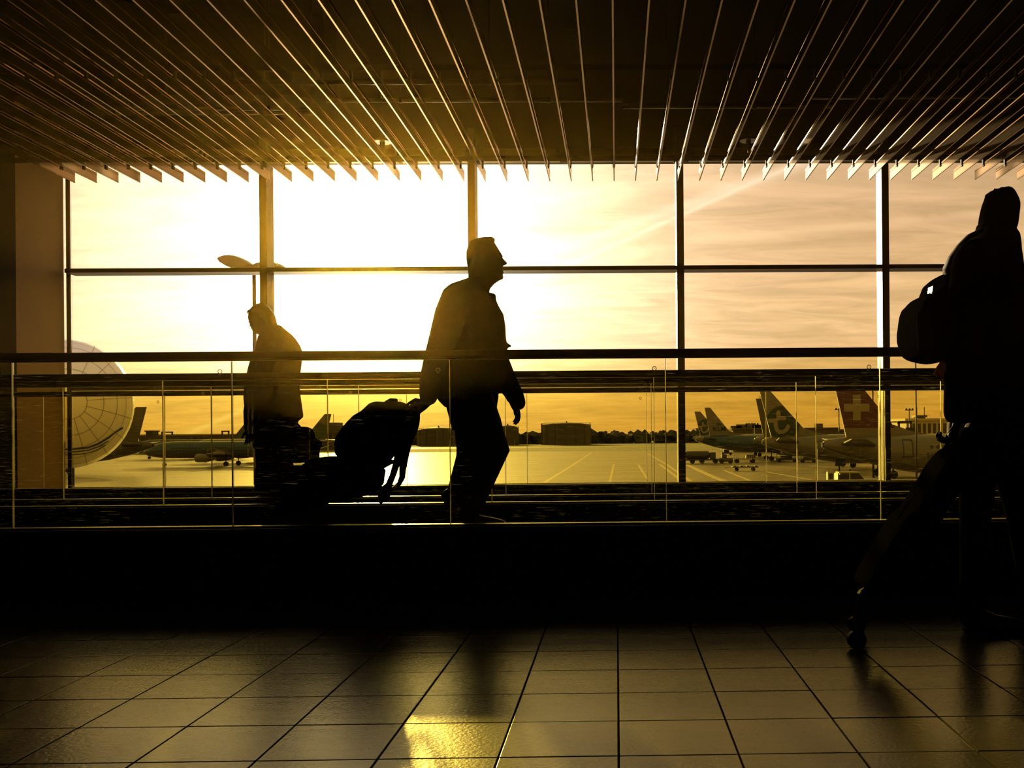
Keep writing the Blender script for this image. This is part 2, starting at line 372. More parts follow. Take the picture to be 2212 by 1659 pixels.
# ------------------------------------------------------------------ ceiling slats
YE = 9.5
zb = P(1330, 391, YE).z; SH = .098
ST = [(-.0055, 0), (.0055, 0), (.0055, .007), (.003, .011), (.003, .070), (.005, .074), (.005, .079), (.003, .083), (.003, .090), (.005, .098),
      (-.005, .098), (-.003, .090), (-.003, .083), (-.005, .079), (-.005, .074), (-.003, .070), (-.003, .011), (-.0055, .007)]
def slat_mesh():
    bm = bmesh.new(); R = []
    for y in (YB+.05-YE, 0.0): R.append([bm.verts.new((x, y, z)) for x, z in ST])
    n = len(ST)
    for k in range(n): bm.faces.new((R[0][k], R[0][(k+1) % n], R[1][(k+1) % n], R[1][k]))
    bm.faces.new(R[0][::-1]); bm.faces.new(R[1]); return bm
s0 = obj('slat', slat_mesh(), 'slat'); cl0 = None
carY = [9.27, 6.99, 4.71, 2.43]
def clip_bm():
    bm = bmesh.new(); box(bm, -.013, .013, -.014, .014, .078, .135); box(bm, -.010, .010, -.020, .020, .066, .082)
    return bm
clip_me = None
roots = []
nL, nR = 25, 24
for i in range(-nL, nR+1):
    side = 'left' if i < 0 else 'right'; k = i+nL+1
    r = empty('ceiling_slat', (i*.2068, YE, zb))
    if i == -nL: lab = 'leftmost long metal ceiling blade, against the plaster wall by the window'
    elif i <= 19: lab = 'long metal ceiling blade, number %d counting from the left wall' % k
    else: lab = 'long metal ceiling blade beyond the right edge, tip out of view, number %d from the left wall' % k
    tag(r, lab, 'ceiling slat', 'parallel metal blades of the slatted ceiling')
    b = s0 if i == -nL else s0.copy()
    if b is not s0: C.objects.link(b)
    b.name = 'blade'; b.parent = r; b.location = (0, 0, 0)
    for yy in carY:
        if clip_me is None:
            o = obj('clip', clip_bm(), 'slat_clip', r); clip_me = o.data
        else:
            o = bpy.data.objects.new('clip', clip_me); C.objects.link(o); o.parent = r
        o.location = (0, yy-YE, 0)
for j, yy in enumerate(carY):
    z = zb+.135
    t = tag(obj('carrier_rail', bbox(XL+.02, XR-.02, yy-.02, yy+.02, z, z+.04), 'ceiling'), 
            'dark cross rail carrying the ceiling blades, ' + ('row nearest the window', 'second row back from the window', 'third row back from the window, overhead', 'row nearest the viewer, overhead')[j], 'rail', 'carrier rails above the ceiling blades')
# services in the plenum
def pipe(pxa, pxb, py, y, r, name, label, cat, m='duct'):
    A, B = P(pxa, py, y), P(pxb, py, y); zc = P(1333, py, y).z
    t = empty(name, ((A.x+B.x)/2, y, zc), label, cat); hl = (B.x-A.x)/2
    bm = bmesh.new(); cyl(bm, (-hl, 0, 0), (hl, 0, 0), r, 14); obj('run', bm, m, t, smooth=True)
    n = max(2, int(hl*2/1.2))
    for q in range(n):
        x = -hl+hl*2*(q+.5)/n
        obj('hanger_rod', bbox(x-.004, x+.004, -.004, .004, r*.8, ZC-zc), 'slat_clip', t)
        obj('pipe_clamp', bbox(x-.012, x+.012, -r-.004, r+.004, -r-.004, r+.004), 'slat_clip', t)
    return t
pipe(705, 1345, 216, 8.2, .017, 'conduit', 'long bright conduit above the blades across the middle of the ceiling', 'pipe')
pipe(1345, 1725, 232, 8.25, .012, 'conduit', 'thin conduit continuing right from the bright middle conduit', 'pipe')
pipe(1755, 2300, 212, 8.2, .012, 'conduit', 'thin conduit above the blades at the upper right', 'pipe')
pipe(250, 692, 233, 8.25, .014, 'conduit', 'upper of two parallel conduits over the left blades', 'pipe')
pipe(250, 680, 242, 8.15, .014, 'conduit', 'lower of two parallel conduits over the left blades', 'pipe')
pipe(480, 1250, 176, 7.6, .02, 'conduit', 'faint conduit highest above the blades near the ceiling', 'pipe', 'slat_clip')
A, B = P(560, 205, 8.0), P(700, 205, 8.0)
tag(obj('cable_duct', bbox(P(180, 225, 8.6).x, P(700, 225, 8.6).x, 8.6, 9.0, P(600, 205, 8.6).z, ZC-.001), 'ceiling'), 'dark rectangular duct above the left ceiling blades', 'duct')
for px, py, lab in ((826, 306, 'round disc lamp hanging above the blades in the sun glow'), (1617, 303, 'dark round disc lamp hanging above the right blades')):
    p = P(px, py, 9.75)
    t = empty('disc_lamp', p, lab, 'lamp', 'disc lamps above the blades')
    bm = bmesh.new(); tube(bm, [(0, 0, .02), (0, 0, .0), (0, 0, -.008)], [.06, .088, .088], 24, False); obj('disc', bm, 'cassette', t, smooth=False)
    bm = bmesh.new(); tube(bm, [(0, 0, -.01), (0, 0, -.05), (0, 0, -.09)], [.026, .022, .014], 14); obj('socket', bm, 'slat_clip', t, smooth=True)
    bm = bmesh.new(); tube(bm, [(0, 0, -.095), (0, 0, -.115)], [.010, .012], 10); obj('bulb', bm, 'duct', t, smooth=True)
    obj('stem', bbox(-.005, .005, -.005, .005, .02, ZC-p.z), 'slat_clip', t)

# ================================================================== MOVING WALKWAYS
DECK, PL = .22, P(1333, 1127, 4.9).z
ZR = P(1333, 763, 4.9).z
def ring_mesh(r0, r1, seg=18):
    bm = bmesh.new(); a = [bm.verts.new((r0*math.cos(2*PI*k/seg), 0, r0*math.sin(2*PI*k/seg))) for k in range(seg)]
    b = [bm.verts.new((r1*math.cos(2*PI*k/seg), 0, r1*math.sin(2*PI*k/seg))) for k in range(seg)]
    for k in range(seg): bm.faces.new((a[k], a[(k+1) % seg], b[(k+1) % seg], b[k]))
    box(bm, -r0*.5, r0*.5, -.0004, .0004, -r0*.12, r0*.12); box(bm, -r1*.5, r1*.5, -.0004, .0004, -r1*1.5, -r1*1.32)
    return bm
stamp_me = None
M['edge'] = bpy.data.materials.new('glass_edge'); M['edge'].use_nodes = True
_t = M['edge'].node_tree; _t.nodes.clear(); _o = N(_t, 'ShaderNodeOutputMaterial'); _a = N(_t, 'ShaderNodeBsdfTranslucent'); _a.inputs[0].default_value = (.95, .9, .62, 1)
_g = N(_t, 'ShaderNodeBsdfGlossy'); _g.inputs['Roughness'].default_value = .35; _g.inputs[0].default_value = (.95, .9, .7, 1)
_m = N(_t, 'ShaderNodeMixShader'); _m.inputs[0].default_value = .55; L(_t, _a.outputs[0], _m.inputs[1]); L(_t, _g.outputs[0], _m.inputs[2]); L(_t, _m.outputs[0], _o.inputs[0])
def balustrade(root, Y, jpx, face, tagname):
    """one glass balustrade: plinth, glass panels, handrail. face=-1 towards the viewer"""
    global stamp_me
    X0 = P(jpx, 950, Y).x; sp = 1.076
    ks = [k for k in range(-14, 14) if XL+.15 < X0+k*sp and X0+(k+1)*sp < XR-.2]
    xa, xb = XL+.02, XR-.1
    ox, oy = root.location.x, root.location.y
    pl = obj('plinth', bbox(xa-ox, xb-ox, Y-.075-oy, Y+.075-oy, 0, PL-.012, .004), 'black', root)
    obj('plinth_trim', bbox(xa-ox, xb-ox, Y-.030-oy, Y+.030-oy, PL-.013, PL-.002, .002), 'rail_metal', root)
    hr = obj('handrail', bbox(xa-ox, xb-ox, Y-.036-oy, Y+.036-oy, ZR-.018, ZR+.019, .012), 'rubber', root, smooth=True)
    obj('handrail_guide', bbox(xa-ox, xb-ox, Y-.013-oy, Y+.013-oy, ZR-.026, ZR-.0185), 'rail_metal', root)
    for k in ks:
        a = X0+k*sp
        g = obj('glass_panel', bbox(.004, sp-.004, -.005, .005, PL-.010, ZR-.027), 'glass', root, (a-ox, Y-oy, 0))
        obj('glass_edge', bbox(sp-.0040, sp-.0005, -.0058, .0058, PL-.008, ZR-.028), 'edge', g)
        if stamp_me is None:
            st = obj('stamp', ring_mesh(.008, .0115), 'etch', g); stamp_me = st.data
        else:
            st = bpy.data.objects.new('stamp', stamp_me); C.objects.link(st); st.parent = g
        st.location = (sp-.058, -.0062, ZR-.026-.052)
def walkway(name_label, Ya, Yb_, ja, jb):
    r = empty('moving_walkway', (0, (Ya+Yb_)/2, 0), name_label, 'moving walkway', 'parallel moving walkways')
    balustrade(r, Ya, ja, -1, 'near'); balustrade(r, Yb_, jb, 1, 'far')
    oy = r.location.y; h = (Yb_-Ya)/2-.075
    bm = bmesh.new(); box(bm, XL+.02, XR-.1, -h+.16, h-.16, .02, DECK-.006)
    n = int((XR-XL-.12)/.034)
    for i in range(n):
        x = XL+.03+i*.034; box(bm, x, x+.022, -h+.16, h-.16, DECK-.006, DECK)
    tag(obj('ribbed_deck', bm, 'rail_metal', r), kind='stuff')
    for s in (-1, 1):
        a, b = sorted((s*(h-.16), s*h)); obj('skirt_panel', bbox(XL+.02, XR-.1, a+.001, b-.001, 0, DECK+.03, .003), 'black', r)
    return r
walkA = walkway('near glass-sided moving walkway carrying the man with the rolling luggage', 4.9, 6.5, 973, 1414)
walkB = walkway('far glass-sided moving walkway by the window carrying the stooping man', 7.25, 8.83, 1408, 1398)

# ================================================================== PEOPLE
def hand(bm, wrist, d, up, size=.185, curl=.5, side=1, spread=0):
    """palm and five fingers; d = direction wrist->knuckles, up = direction across the palm (thumb side)"""
    d = Vector(d).normalized(); up = Vector(up); up = (up-d*up.dot(d)).normalized(); n = d.cross(up).normalized()*side
    w = Vector(wrist); k = size/.185
    tube(bm, [w-d*.02, w+d*.03*k, w+d*.085*k], [(.020*k, .026*k), (.024*k, .034*k), (.017*k, .040*k)] if abs(up.y) > .5 else [(.026*k, .020*k), (.036*k, .022*k), (.040*k, .015*k)], 12)
    ln = (.072, .080, .074, .058)
    for i in range(4):
        b = w+d*.082*k+up*((1.5-i)*.0205*k); a = 0; pts = [b-d*.015]
        dd = d.copy(); p = b
        for sgm in range(3):
            pts.append(p.copy()); a += curl*(.75+.1*i)
            dd = d*math.cos(a)+n*math.sin(a); p = p+dd*ln[i]*k*(.42, .33, .25)[sgm]
        pts.append(p)
        tube(bm, pts, [.0095*k, .0095*k, .009*k, .0085*k, .007*k], 8)
    b = w+d*.025*k+up*.022*k
    t1 = (d*.55+up*.75+n*.3).normalized(); t2 = (d*.85+up*.15+n*.5).normalized()
    tube(bm, [b, b+t1*.035*k, b+t1*.035*k+t2*.03*k, b+t1*.035*k+t2*.055*k], [.014*k, .0115*k, .0105*k, .008*k], 8)
def leg_tube(bm, pts, y, rads):
    tube(bm, [P(a, b, y+dy) for a, b, dy in pts], rads, 16)
def shoe(parent, heel, toe, y, m='leather', h=.075):
    """heel, toe in pixels (sole line)"""
    A, B = P(*heel, y), P(*toe, y); d = (B-A); L0 = d.length; d.normalize(); u = Vector((0, 1, 0)).cross(d).normalized()
    if u.z < 0: u = -u
    bm = bmesh.new()
    pts = [A+d*(L0*f)+u*hh for f, hh in ((.08, .045), (.25, .048), (.45, .036), (.7, .030), (.9, .024))]
    tube(bm, pts, [(.046, .034), (.050, .036), (.038, .040), (.032, .046), (.024, .040)], 14)
    s = blob('shoe', bm, m, parent, .009, 3)
    bm = bmesh.new(); tube(bm, [A+d*(L0*f)+u*.008 for f in (.0, .2, .45, .7, .98)], [(.009, .034), (.009, .036), (.008, .032), (.009, .046), (.008, .034)], 12, False)
    obj('sole', bm, 'rubber', s)
    return s

# ---- walking man with the rolling luggage, on the near walkway -------------------------------
YM = 5.72
def px7(cx, cy): return (880+cx/7.54, 500+cy/7.54)
man = empty('person', (0, 0, 0), 'man in a hip-length jacket striding right along the near walkway, pulling luggage behind him', 'person')
bm = bmesh.new()
prof = [(150, 1085, 1400, .045), (200, 1040, 1432, .062), (250, 1012, 1462, .070), (300, 990, 1492, .074), (350, 978, 1525, .076), (385, 975, 1540, .076), (412, 975, 1524, .075),
        (460, 978, 1530, .073), (520, 985, 1540, .071), (560, 992, 1552, .069), (600, 998, 1548, .067), (640, 1005, 1556, .064), (668, 1010, 1556, .062), (690, 1014, 1542, .060), (735, 1018, 1565, .056),
        (770, 1020, 1560, .054), (795, 1015, 1500, .056), (850, 1005, 1415, .060), (930, 990, 1345, .064), (1010, 960, 1330, .075)]
loft(bm, YM, [(500+cy/7.54, 880+a/7.54, 880+b/7.54, h) for cy, a, b, h in prof], 24, sq=2.15)
nz_ = [(405, 1480, 1536, .009), (440, 1480, 1560, .011), (480, 1490, 1598, .014), (510, 1500, 1626, .017), (535, 1500, 1622, .019), (553, 1500, 1575, .014)]
loft(bm, YM, [(500+cy/7.54, 880+a/7.54, 880+b/7.54, h) for cy, a, b, h in nz_], 10)
for s in (-1, 1):
    e_ = P(*px7(1235, 470), YM); ell(bm, Vector((e_.x, YM+s*.078, e_.z)), (.020, .009, .033), .2)
    q = P(*px7(1500, 425), YM); ell(bm, Vector((q.x, YM+s*.031, q.z)), (.012, .014, .011))
    q = P(*px7(1535, 385), YM); ell(bm, Vector((q.x-.006, YM+s*.03, q.z)), (.010, .026, .007))
for cy_l, ww in ((655, .024), (678, .022)):
    q = P(*px7(1545, cy_l), YM); ell(bm, Vector((q.x-.002, YM, q.z)), (.010, ww, .006))
# torso and limbs under the clothes
def mp5(cx, cy): return (840+cx/2.5125, 480+cy/2.5125)
loft(bm, YM, [(612, 1008, 1045, .07), (645, 985, 1060, .15), (700, 955, 1080, .17), (800, 960, 1080, .15), (860, 965, 1072, .17), (900, 975, 1070, .16)], 18)
leg_tube(bm, [(1035, 850, -.09), (1082, 972, -.09), (1022, 1112, -.09)], YM, [.075, .052, .036])
leg_tube(bm, [(1005, 850, .09), (1010, 965, .09), (974, 1080, .09)], YM, [.075, .052, .036])
arm_b = [(985, 640, -.19), (947, 765, -.22), (925, 860, -.20)]; arm_f = [(1030, 640, .19), (1062, 765, .22), (1104, 862, .20)]
for A_ in (arm_b, arm_f): leg_tube(bm, A_, YM, [.045, .036, .027])
wb = P(922, 868, YM-.20); gb = P(903, 880, YM-.20); hand(bm, wb, gb-wb, (0, -.3, .9), .18, 1.0, -1)
wf = P(1106, 864, YM+.20); gf = P(1122, 900, YM+.20); hand(bm, wf, gf-wf, (.35, -.9, .1), .185, .4, 1)
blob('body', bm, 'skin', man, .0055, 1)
bm = bmesh.new()  # hair cap with front tuft
hp = [(105, 1200, 1395, .035), (130, 1120, 1420, .055), (165, 1030, 1425, .068), (210, 1003, 1405, .076), (260, 985, 1360, .081), (320, 966, 1290, .083), (390, 961, 1220, .082),
      (460, 965, 1190, .080), (520, 972, 1150, .077), (580, 983, 1120, .073), (640, 992, 1090, .068), (700, 1000, 1060, .062)]
loft(bm, YM, [(500+cy/7.54, 880+a/7.54, 880+b/7.54, h) for cy, a, b, h in hp], 20, sq=2.0)
q = P(*px7(1370, 115), YM); ell(bm, q, (.022, .035, .008), .25)
blob('hair', bm, 'hair', man, .006, 2)
bm = bmesh.new()  # jacket
def m5(cx): return 840+cx/2.5125
def m5y(cy): return 480+cy/2.5125
jk = [(305, 440, 520, .075), (322, 400, 522, .11), (348, 335, 526, .16), (380, 298, 540, .19), (398, 300, 574, .195), (430, 285, 585, .20), (460, 278, 598, .20), (500, 272, 622, .195), (560, 268, 632, .19), (620, 268, 635, .18), (665, 275, 640, .175),
      (740, 282, 645, .175), (800, 285, 645, .18), (850, 285, 640, .185), (900, 280, 618, .19), (940, 270, 588, .19), (962, 268, 575, .19), (985, 290, 560, .185), (1005, 310, 500, .17)]
loft(bm, YM, [(m5y(cy), m5(a), m5(b), h) for cy, a, b, h in jk], 24, sq=2.4)
q = P(m5(648), m5y(668), YM); ell(bm, q, (.022, .05, .008), .3)
def sleeve(pts, dy, rads): tube(bm, [P(m5(a), m5y(b), YM+s_) for (a, b), s_ in zip(pts, dy)], rads, 16)
sleeve([(368, 405), (330, 500), (288, 640), (252, 760), (228, 860), (215, 950)], [-.17, -.2, -.22, -.22, -.21, -.20], [.085, .085, .075, .068, .064, .052])
sleeve([(470, 400), (520, 500), (565, 640), (590, 760), (640, 870), (690, 950), (705, 985)], [.17, .2, .22, .22, .21, .20, .20], [.085, .085, .078, .072, .066, .052, .044])
jacket = blob('jacket', bm, 'cloth_a', man, .010, 2)
bm = bmesh.new()  # standing collar
for dy in (-1, 1): pass
loft(bm, YM, [(500+1020/7.54, 880+1075/7.54, 880+1440/7.54, .075), (500+1070/7.54, 880+1040/7.54, 880+1446/7.54, .085), (500+1120/7.54, 880+1010/7.54, 880+1440/7.54, .095), (500+1150/7.54, 880+1000/7.54, 880+1420/7.54, .10)], 20)
blob('collar', bm, 'cloth_a', jacket, .007, 1)
bm = bmesh.new()  # trousers
loft(bm, YM, [(850, 968, 1078, .17), (880, 965, 1073, .175), (905, 972, 1082, .17), (930, 977, 1088, .15)], 18)
leg_tube(bm, [(1030, 880, -.085), (1050, 930, -.088), (1066, 975, -.09), (1045, 1015, -.09), (1022, 1060, -.09), (1010, 1118, -.09)], YM, [.10, .092, .080, .072, .062, .060])
leg_tube(bm, [(1012, 880, .085), (1015, 930, .088), (1016, 975, .09), (1008, 1020, .09), (994, 1060, .09), (984, 1080, .09)], YM, [.098, .090, .082, .070, .058, .052])
blob('trousers', bm, 'trouser', man, .010, 3)
shoe(man, (992, 1141), (1096, 1141), YM-.09)
shoe(man, (952, 1066), (982, 1139), YM+.09)

# ---- luggage ----------------------------------------------------------------------------------
def c5(cx, cy): return (480+cx/3.19, 620+cy/3.19)
YL = 5.62
case = empty('suitcase', P(640, 1141, YL), 'large dark trolley suitcase leaning behind the walking man, its wheels hidden low', 'suitcase')
def kid(name, bm, m, root, smooth=False, fn=None, **kw):
    """part modelled in world coordinates, re-based under a root"""
    o = obj(name, bm, m, root, smooth=smooth)
    return o
def rebase(root):
    """children were modelled in world space: keep them there"""
    mi = Matrix.Translation(-root.location)
    for ch in root.children:
        if ch.get('_w'): continue
        ch.data.transform(mi) if ch.data.users == 1 else None
        ch['_w'] = 1
        for g in ch.children:
            if g.data.users == 1: g.data.transform(mi)
def clean():
    for o in bpy.data.objects:
        if '_w' in o: del o['_w']
bm = bmesh.new(); prism(bm, [(690, 988), (716, 985), (745, 990), (780, 1000), (822, 1014), (819, 1030), (817, 1048), (806, 1060), (793, 1071), (760, 1076), (705, 1078), (672, 1108), (648, 1134), (600, 1134), (588, 1122),
                             (597, 1098), (612, 1074), (632, 1046), (655, 1020), (672, 1002)], YL, .44, .06)
sc = blob('shell', bm, 'nylon', case, .011, 3)
for dy in (-.16, .16):
    bm = bmesh.new(); tube(bm, [P(800, 1010, YL+dy*.8), P(860, 925, YL+dy*.8), P(893, 886, YL+dy*.8)], [.007, .007, .007], 10); obj('handle_tube', bm, 'rail_metal', case, smooth=True)
bm = bmesh.new(); tube(bm, [P(896, 883, YL-.15), P(898, 880, YL), P(896, 883, YL+.15)], [.014, .015, .014], 12); obj('grip', bm, 'rubber', case, smooth=True)
for dy in (-.17, .17):
    bm = bmesh.new(); c_ = P(620, 1131, YL+dy); c_.z = DECK+.034; cyl(bm, c_-Vector((0, .014, 0)), c_+Vector((0, .014, 0)), .034, 18); obj('wheel', bm, 'rubber', case)
    bm = bmesh.new(); box(bm, c_.x-.03, c_.x+.05, c_.y-.022, c_.y+.022, c_.z, c_.z+.06); obj('wheel_housing', bm, 'nylon', case)
rebase(case)
bag = empty('travel_bag', P(800, 990, YL), 'bulky black travel backpack strapped on top of the leaning trolley suitcase', 'bag')
bm = bmesh.new(); prism(bm, [c5(*q) for q in [(1055, 797), (1085, 788), (1130, 793), (1180, 788), (1225, 788), (1260, 806), (1300, 818), (1336, 840), (1343, 890), (1336, 950), (1312, 1020), (1280, 1090), (1230, 1112),
                                  (1190, 1130), (1150, 1182), (1095, 1243), (950, 1203), (850, 1178), (812, 1165), (806, 1080), (815, 1040), (850, 985), (900, 925), (945, 880), (1000, 850)]], YL, .36, .10)
bb = blob('bag_body', bm, 'nylon', bag, .010, 2)
bm = bmesh.new(); tube(bm, [P(*c5(1130, 795), YL-.02), P(*c5(1160, 778), YL), P(*c5(1200, 780), YL+.02)], [.010, .011, .010], 10); obj('carry_loop', bm, 'strap', bag, smooth=True)
bm = bmesh.new(); prism(bm, [c5(*q) for q in [(1150, 1185), (1200, 1195), (1180, 1215), (1110, 1252), (1085, 1240)]], YL-.10, .03); obj('side_flap', bm, 'nylon', bag)
bm = bmesh.new(); tube(bm, [P(*c5(*q), YL-.12) for q in [(1225, 1090), (1215, 1150), (1200, 1220), (1175, 1300), (1150, 1360), (1125, 1410), (1110, 1450), (1090, 1480)]], [(.022, .008), (.022, .008), (.020, .008), (.018, .008), (.019, .009), (.034, .012), (.036, .012), (.014, .010)], 10); obj('strap', bm, 'nylon', bag, smooth=True)
bm = bmesh.new(); tube(bm, [P(*c5(*q), YL+.02) for q in [(1290, 1040), (1265, 1120), (1250, 1200), (1243, 1260), (1240, 1310), (1220, 1355), (1195, 1378), (1180, 1372)]], [(.024, .008), (.026, .008), (.024, .008), (.020, .008), (.018, .008), (.014, .008), (.014, .008), (.010, .008)], 10); obj('strap', bm, 'nylon', bag, smooth=True)
bm = bmesh.new(); tube(bm, [P(*c5(1195, 1378), YL-.05), P(*c5(1170, 1395), YL-.10)], [.012, .012], 8); obj('buckle', bm, 'rubber', bag)
bm = bmesh.new(); tube(bm, [P(*c5(*q), YL-.17) for q in [(860, 1060), (960, 940), (1080, 860), (1200, 850)]], [.005]*4, 8); obj('zip', bm, 'rubber', bag)
rebase(bag)

# ---- stooping old man on the far walkway ------------------------------------------------------
YO = 8.05
old = empty('person', (0, 0, 0), 'grey-haired man in glasses and a long coat, head bowed, facing left on the far walkway', 'person')
def o5(cx, cy): return (440+cx/5.53, 500+cy/5.53)
bm = bmesh.new()
hd = [(885, 620, 720, .045), (905, 590, 755, .062), (930, 565, 785, .072), (965, 548, 815, .077), (1000, 537, 835, .079), (1035, 533, 848, .079), (1070, 545, 855, .078), (1100, 562, 862, .076), (1130, 578, 868, .072),
      (1160, 584, 872, .068), (1185, 586, 880, .066), (1205, 590, 885, .064), (1222, 640, 888, .062), (1245, 670, 895, .062), (1290, 680, 905, .066), (1340, 680, 910, .072)]
loft(bm, YO, [(500+cy/5.53, 440+a/5.53, 440+b/5.53, h) for cy, a, b, h in hd], 22, sq=2.15)
tube(bm, [P(*o5(556, 1085), YO), P(*o5(574, 1125), YO), P(*o5(588, 1160), YO)], [(.008, .010), (.013, .016), (.012, .017)], 10)
for s in (-1, 1):
    e_ = P(*o5(735, 1085), YO); ell(bm, Vector((e_.x, YO+s*.080, e_.z)), (.018, .009, .032), -.5)
    q = P(*o5(570, 1085), YO); ell(bm, Vector((q.x, YO+s*.032, q.z)), (.012, .013, .010))
q = P(*o5(598, 1185), YO); ell(bm, q, (.010, .023, .006))
loft(bm, YO, [(730, 560, 600, .09), (770, 555, 640, .17), (850, 555, 635, .15), (920, 560, 625, .16)], 16)
leg_tube(bm, [(585, 890, -.09), (582, 985, -.09), (585, 1062, -.09)], YO, [.075, .052, .037]); leg_tube(bm, [(600, 890, .09), (612, 985, .09), (628, 1062, .09)], YO, [.075, .052, .037])
for dy, pts in ((-.2, [(600, 745), (590, 850), (546, 925)]), (.2, [(600, 745), (620, 850), (632, 905)])):
    leg_tube(bm, [(a, b, dy) for a, b in pts], YO, [.045, .036, .027])
wf = P(543, 925, YO-.2); gf = P(541, 945, YO-.2); hand(bm, wf, gf-wf, (-1, 0, 0), .175, .5, -1)
wf = P(634, 905, YO+.15); gf = P(638, 922, YO+.15); hand(bm, wf, gf-wf, (0, -1, 0), .175, 1.0, 1)
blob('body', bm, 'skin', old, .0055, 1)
bm = bmesh.new()
hr_ = [(862, 660, 725, .030), (880, 610, 745, .052), (900, 585, 768, .067), (930, 558, 795, .078), (960, 545, 820, .083), (985, 545, 838, .085), (1010, 600, 848, .086), (1045, 660, 856, .086), (1080, 720, 862, .084), (1110, 760, 868, .078), (1140, 790, 872, .070)]
loft(bm, YO, [(500+cy/5.53, 440+a/5.53, 440+b/5.53, h) for cy, a, b, h in hr_], 20, sq=2.0)
q = P(*o5(695, 862), YO); ell(bm, q, (.012, .03, .018), .4)
q = P(*o5(548, 965), YO); ell(bm, q, (.012, .05, .020), .2)
blob('hair', bm, 'hair', old, .006, 2)
gl = obj('glasses', bmesh.new(), 'rail_metal', old); bm = bmesh.new()
for s in (-1, 1):
    tube(bm, [P(*o5(548, 1128), YO+s*.035), P(*o5(590, 1142), YO+s*.06), P(*o5(735, 1085), YO+s*.082)], [.003, .002, .002], 6)
    c_ = P(*o5(556, 1128), YO+s*.034)
    for k in range(12):
        a, b = 2*PI*k/12, 2*PI*(k+1)/12
        tube(bm, [c_+Vector((.3*.020*math.sin(a), .024*math.cos(a), .019*math.sin(a))), c_+Vector((.3*.020*math.sin(b), .024*math.cos(b), .019*math.sin(b)))], [.0018, .0018], 5, False)
tube(bm, [P(*o5(550, 1126), YO-.012), P(*o5(550, 1126), YO+.012)], [.002, .002], 6)
bm.to_mesh(gl.data); bm.free()
bm = bmesh.new()
def oc(cx): return 480+cx/3.19
def ocy(cy): return 620+cy/3.19
ct = [(262, 355, 395, .08), (290, 320, 425, .12), (320, 285, 462, .17), (350, 266, 488, .20), (400, 256, 522, .215), (440, 246, 537, .22), (500, 216, 535, .22), (560, 195, 530, .21), (600, 186, 524, .21), (640, 176, 515, .21), (700, 168, 520, .215),
      (760, 164, 528, .22), (820, 170, 536, .225), (860, 180, 541, .23), (895, 195, 545, .23), (915, 205, 520, .23), (940, 212, 470, .22), (955, 215, 440, .20)]
loft(bm, YO, [(ocy(cy), oc(a), oc(b), h) for cy, a, b, h in ct], 24, sq=2.4)
tube(bm, [P(oc(a), ocy(b), YO-.2) for a, b in [(350, 400), (300, 560), (235, 740), (205, 860), (200, 960), (202, 1000)]], [.085, .08, .078, .066, .056, .050], 14)
tube(bm, [P(oc(a), ocy(b), YO+.2) for a, b in [(420, 400), (455, 560), (475, 740), (482, 880), (485, 925)]], [.085, .08, .07, .06, .050], 14)
coat = blob('coat', bm, 'cloth_b', old, .010, 3)
bm = bmesh.new(); loft(bm, YO, [(ocy(258), oc(330), oc(385), .07), (ocy(290), oc(292), oc(408), .085), (ocy(330), oc(262), oc(430), .10), (ocy(360), oc(256), oc(440), .11)], 18); blob('collar', bm, 'cloth_b', coat, .008, 1)
bm = bmesh.new()
loft(bm, YO, [(ocy(880), oc(215), oc(440), .18), (ocy(960), oc(213), oc(445), .18), (ocy(1040), oc(215), oc(452), .17), (ocy(1110), oc(220), oc(450), .14)], 18)
leg_tube(bm, [(582, 920, -.09), (580, 985, -.09), (584, 1070, -.09)], YO, [(.12, .09), (.105, .08), (.085, .07)])
leg_tube(bm, [(592, 920, .09), (606, 985, .09), (618, 1070, .09)], YO, [(.12, .09), (.10, .08), (.075, .065)])
blob('trousers', bm, 'trouser', old, .011, 3)
shoe(old, (608, 1086), (540, 1087), YO-.09); shoe(old, (642, 1086), (574, 1087), YO+.09)
hb = empty('holdall', P(645, 960, YO), 'dark holdall with a looped handle carried beside the stooping man', 'bag')
YH = YO+.12
bm = bmesh.new(); prism(bm, [(oc(a), ocy(b)) for a, b in [(440, 990), (470, 975), (530, 962), (572, 962), (590, 975), (605, 1005), (612, 1042), (650, 1058), (664, 1088), (655, 1110), (642, 1128), (641, 1205), (600, 1212), (440, 1212), (425, 1190), (425, 1030)]], YH, .30, .08)
blob('bag_body', bm, 'nylon', hb, .010, 2)
bm = bmesh.new(); tube(bm, [P(oc(a), ocy(b), YH) for a, b in [(445, 975), (462, 952), (495, 938), (515, 944), (535, 966)]], [.012]*5, 10); obj('handle', bm, 'nylon', hb, smooth=True)
bm = bmesh.new(); prism(bm, [(oc(a), ocy(b)) for a, b in [(500, 1060), (600, 1060), (600, 1140), (500, 1140)]], YH-.16, .04, .1); obj('front_pocket', bm, 'leather', hb)
for q in (560, 610):
    bm = bmesh.new(); tube(bm, [P(oc(q), ocy(1000), YH-.155), P(oc(q), ocy(1200), YH-.165)], [.008, .008], 8); obj('strap', bm, 'nylon', hb)
rebase(hb)
tb = empty('trolley_case', P(600, 1080, YO+.45), 'low dark trolley case standing on the far walkway behind the old man, partly hidden', 'suitcase')
bm = bmesh.new(); prism(bm, [(556, 1016), (560, 1006), (700, 1004), (704, 1012), (690, 1022), (640, 1025), (632, 1084), (556, 1084)], YO+.42, .22, .04); blob('shell', bm, 'nylon', tb, .012, 2)
for dx in (570, 624):
    c_ = P(dx, 1080, YO+.42); c_.z = DECK+.02; bm = bmesh.new(); cyl(bm, c_-Vector((0, .1, 0)), c_+Vector((0, .1, 0)), .02, 14); obj('wheel', bm, 'rubber', tb)
rebase(tb)

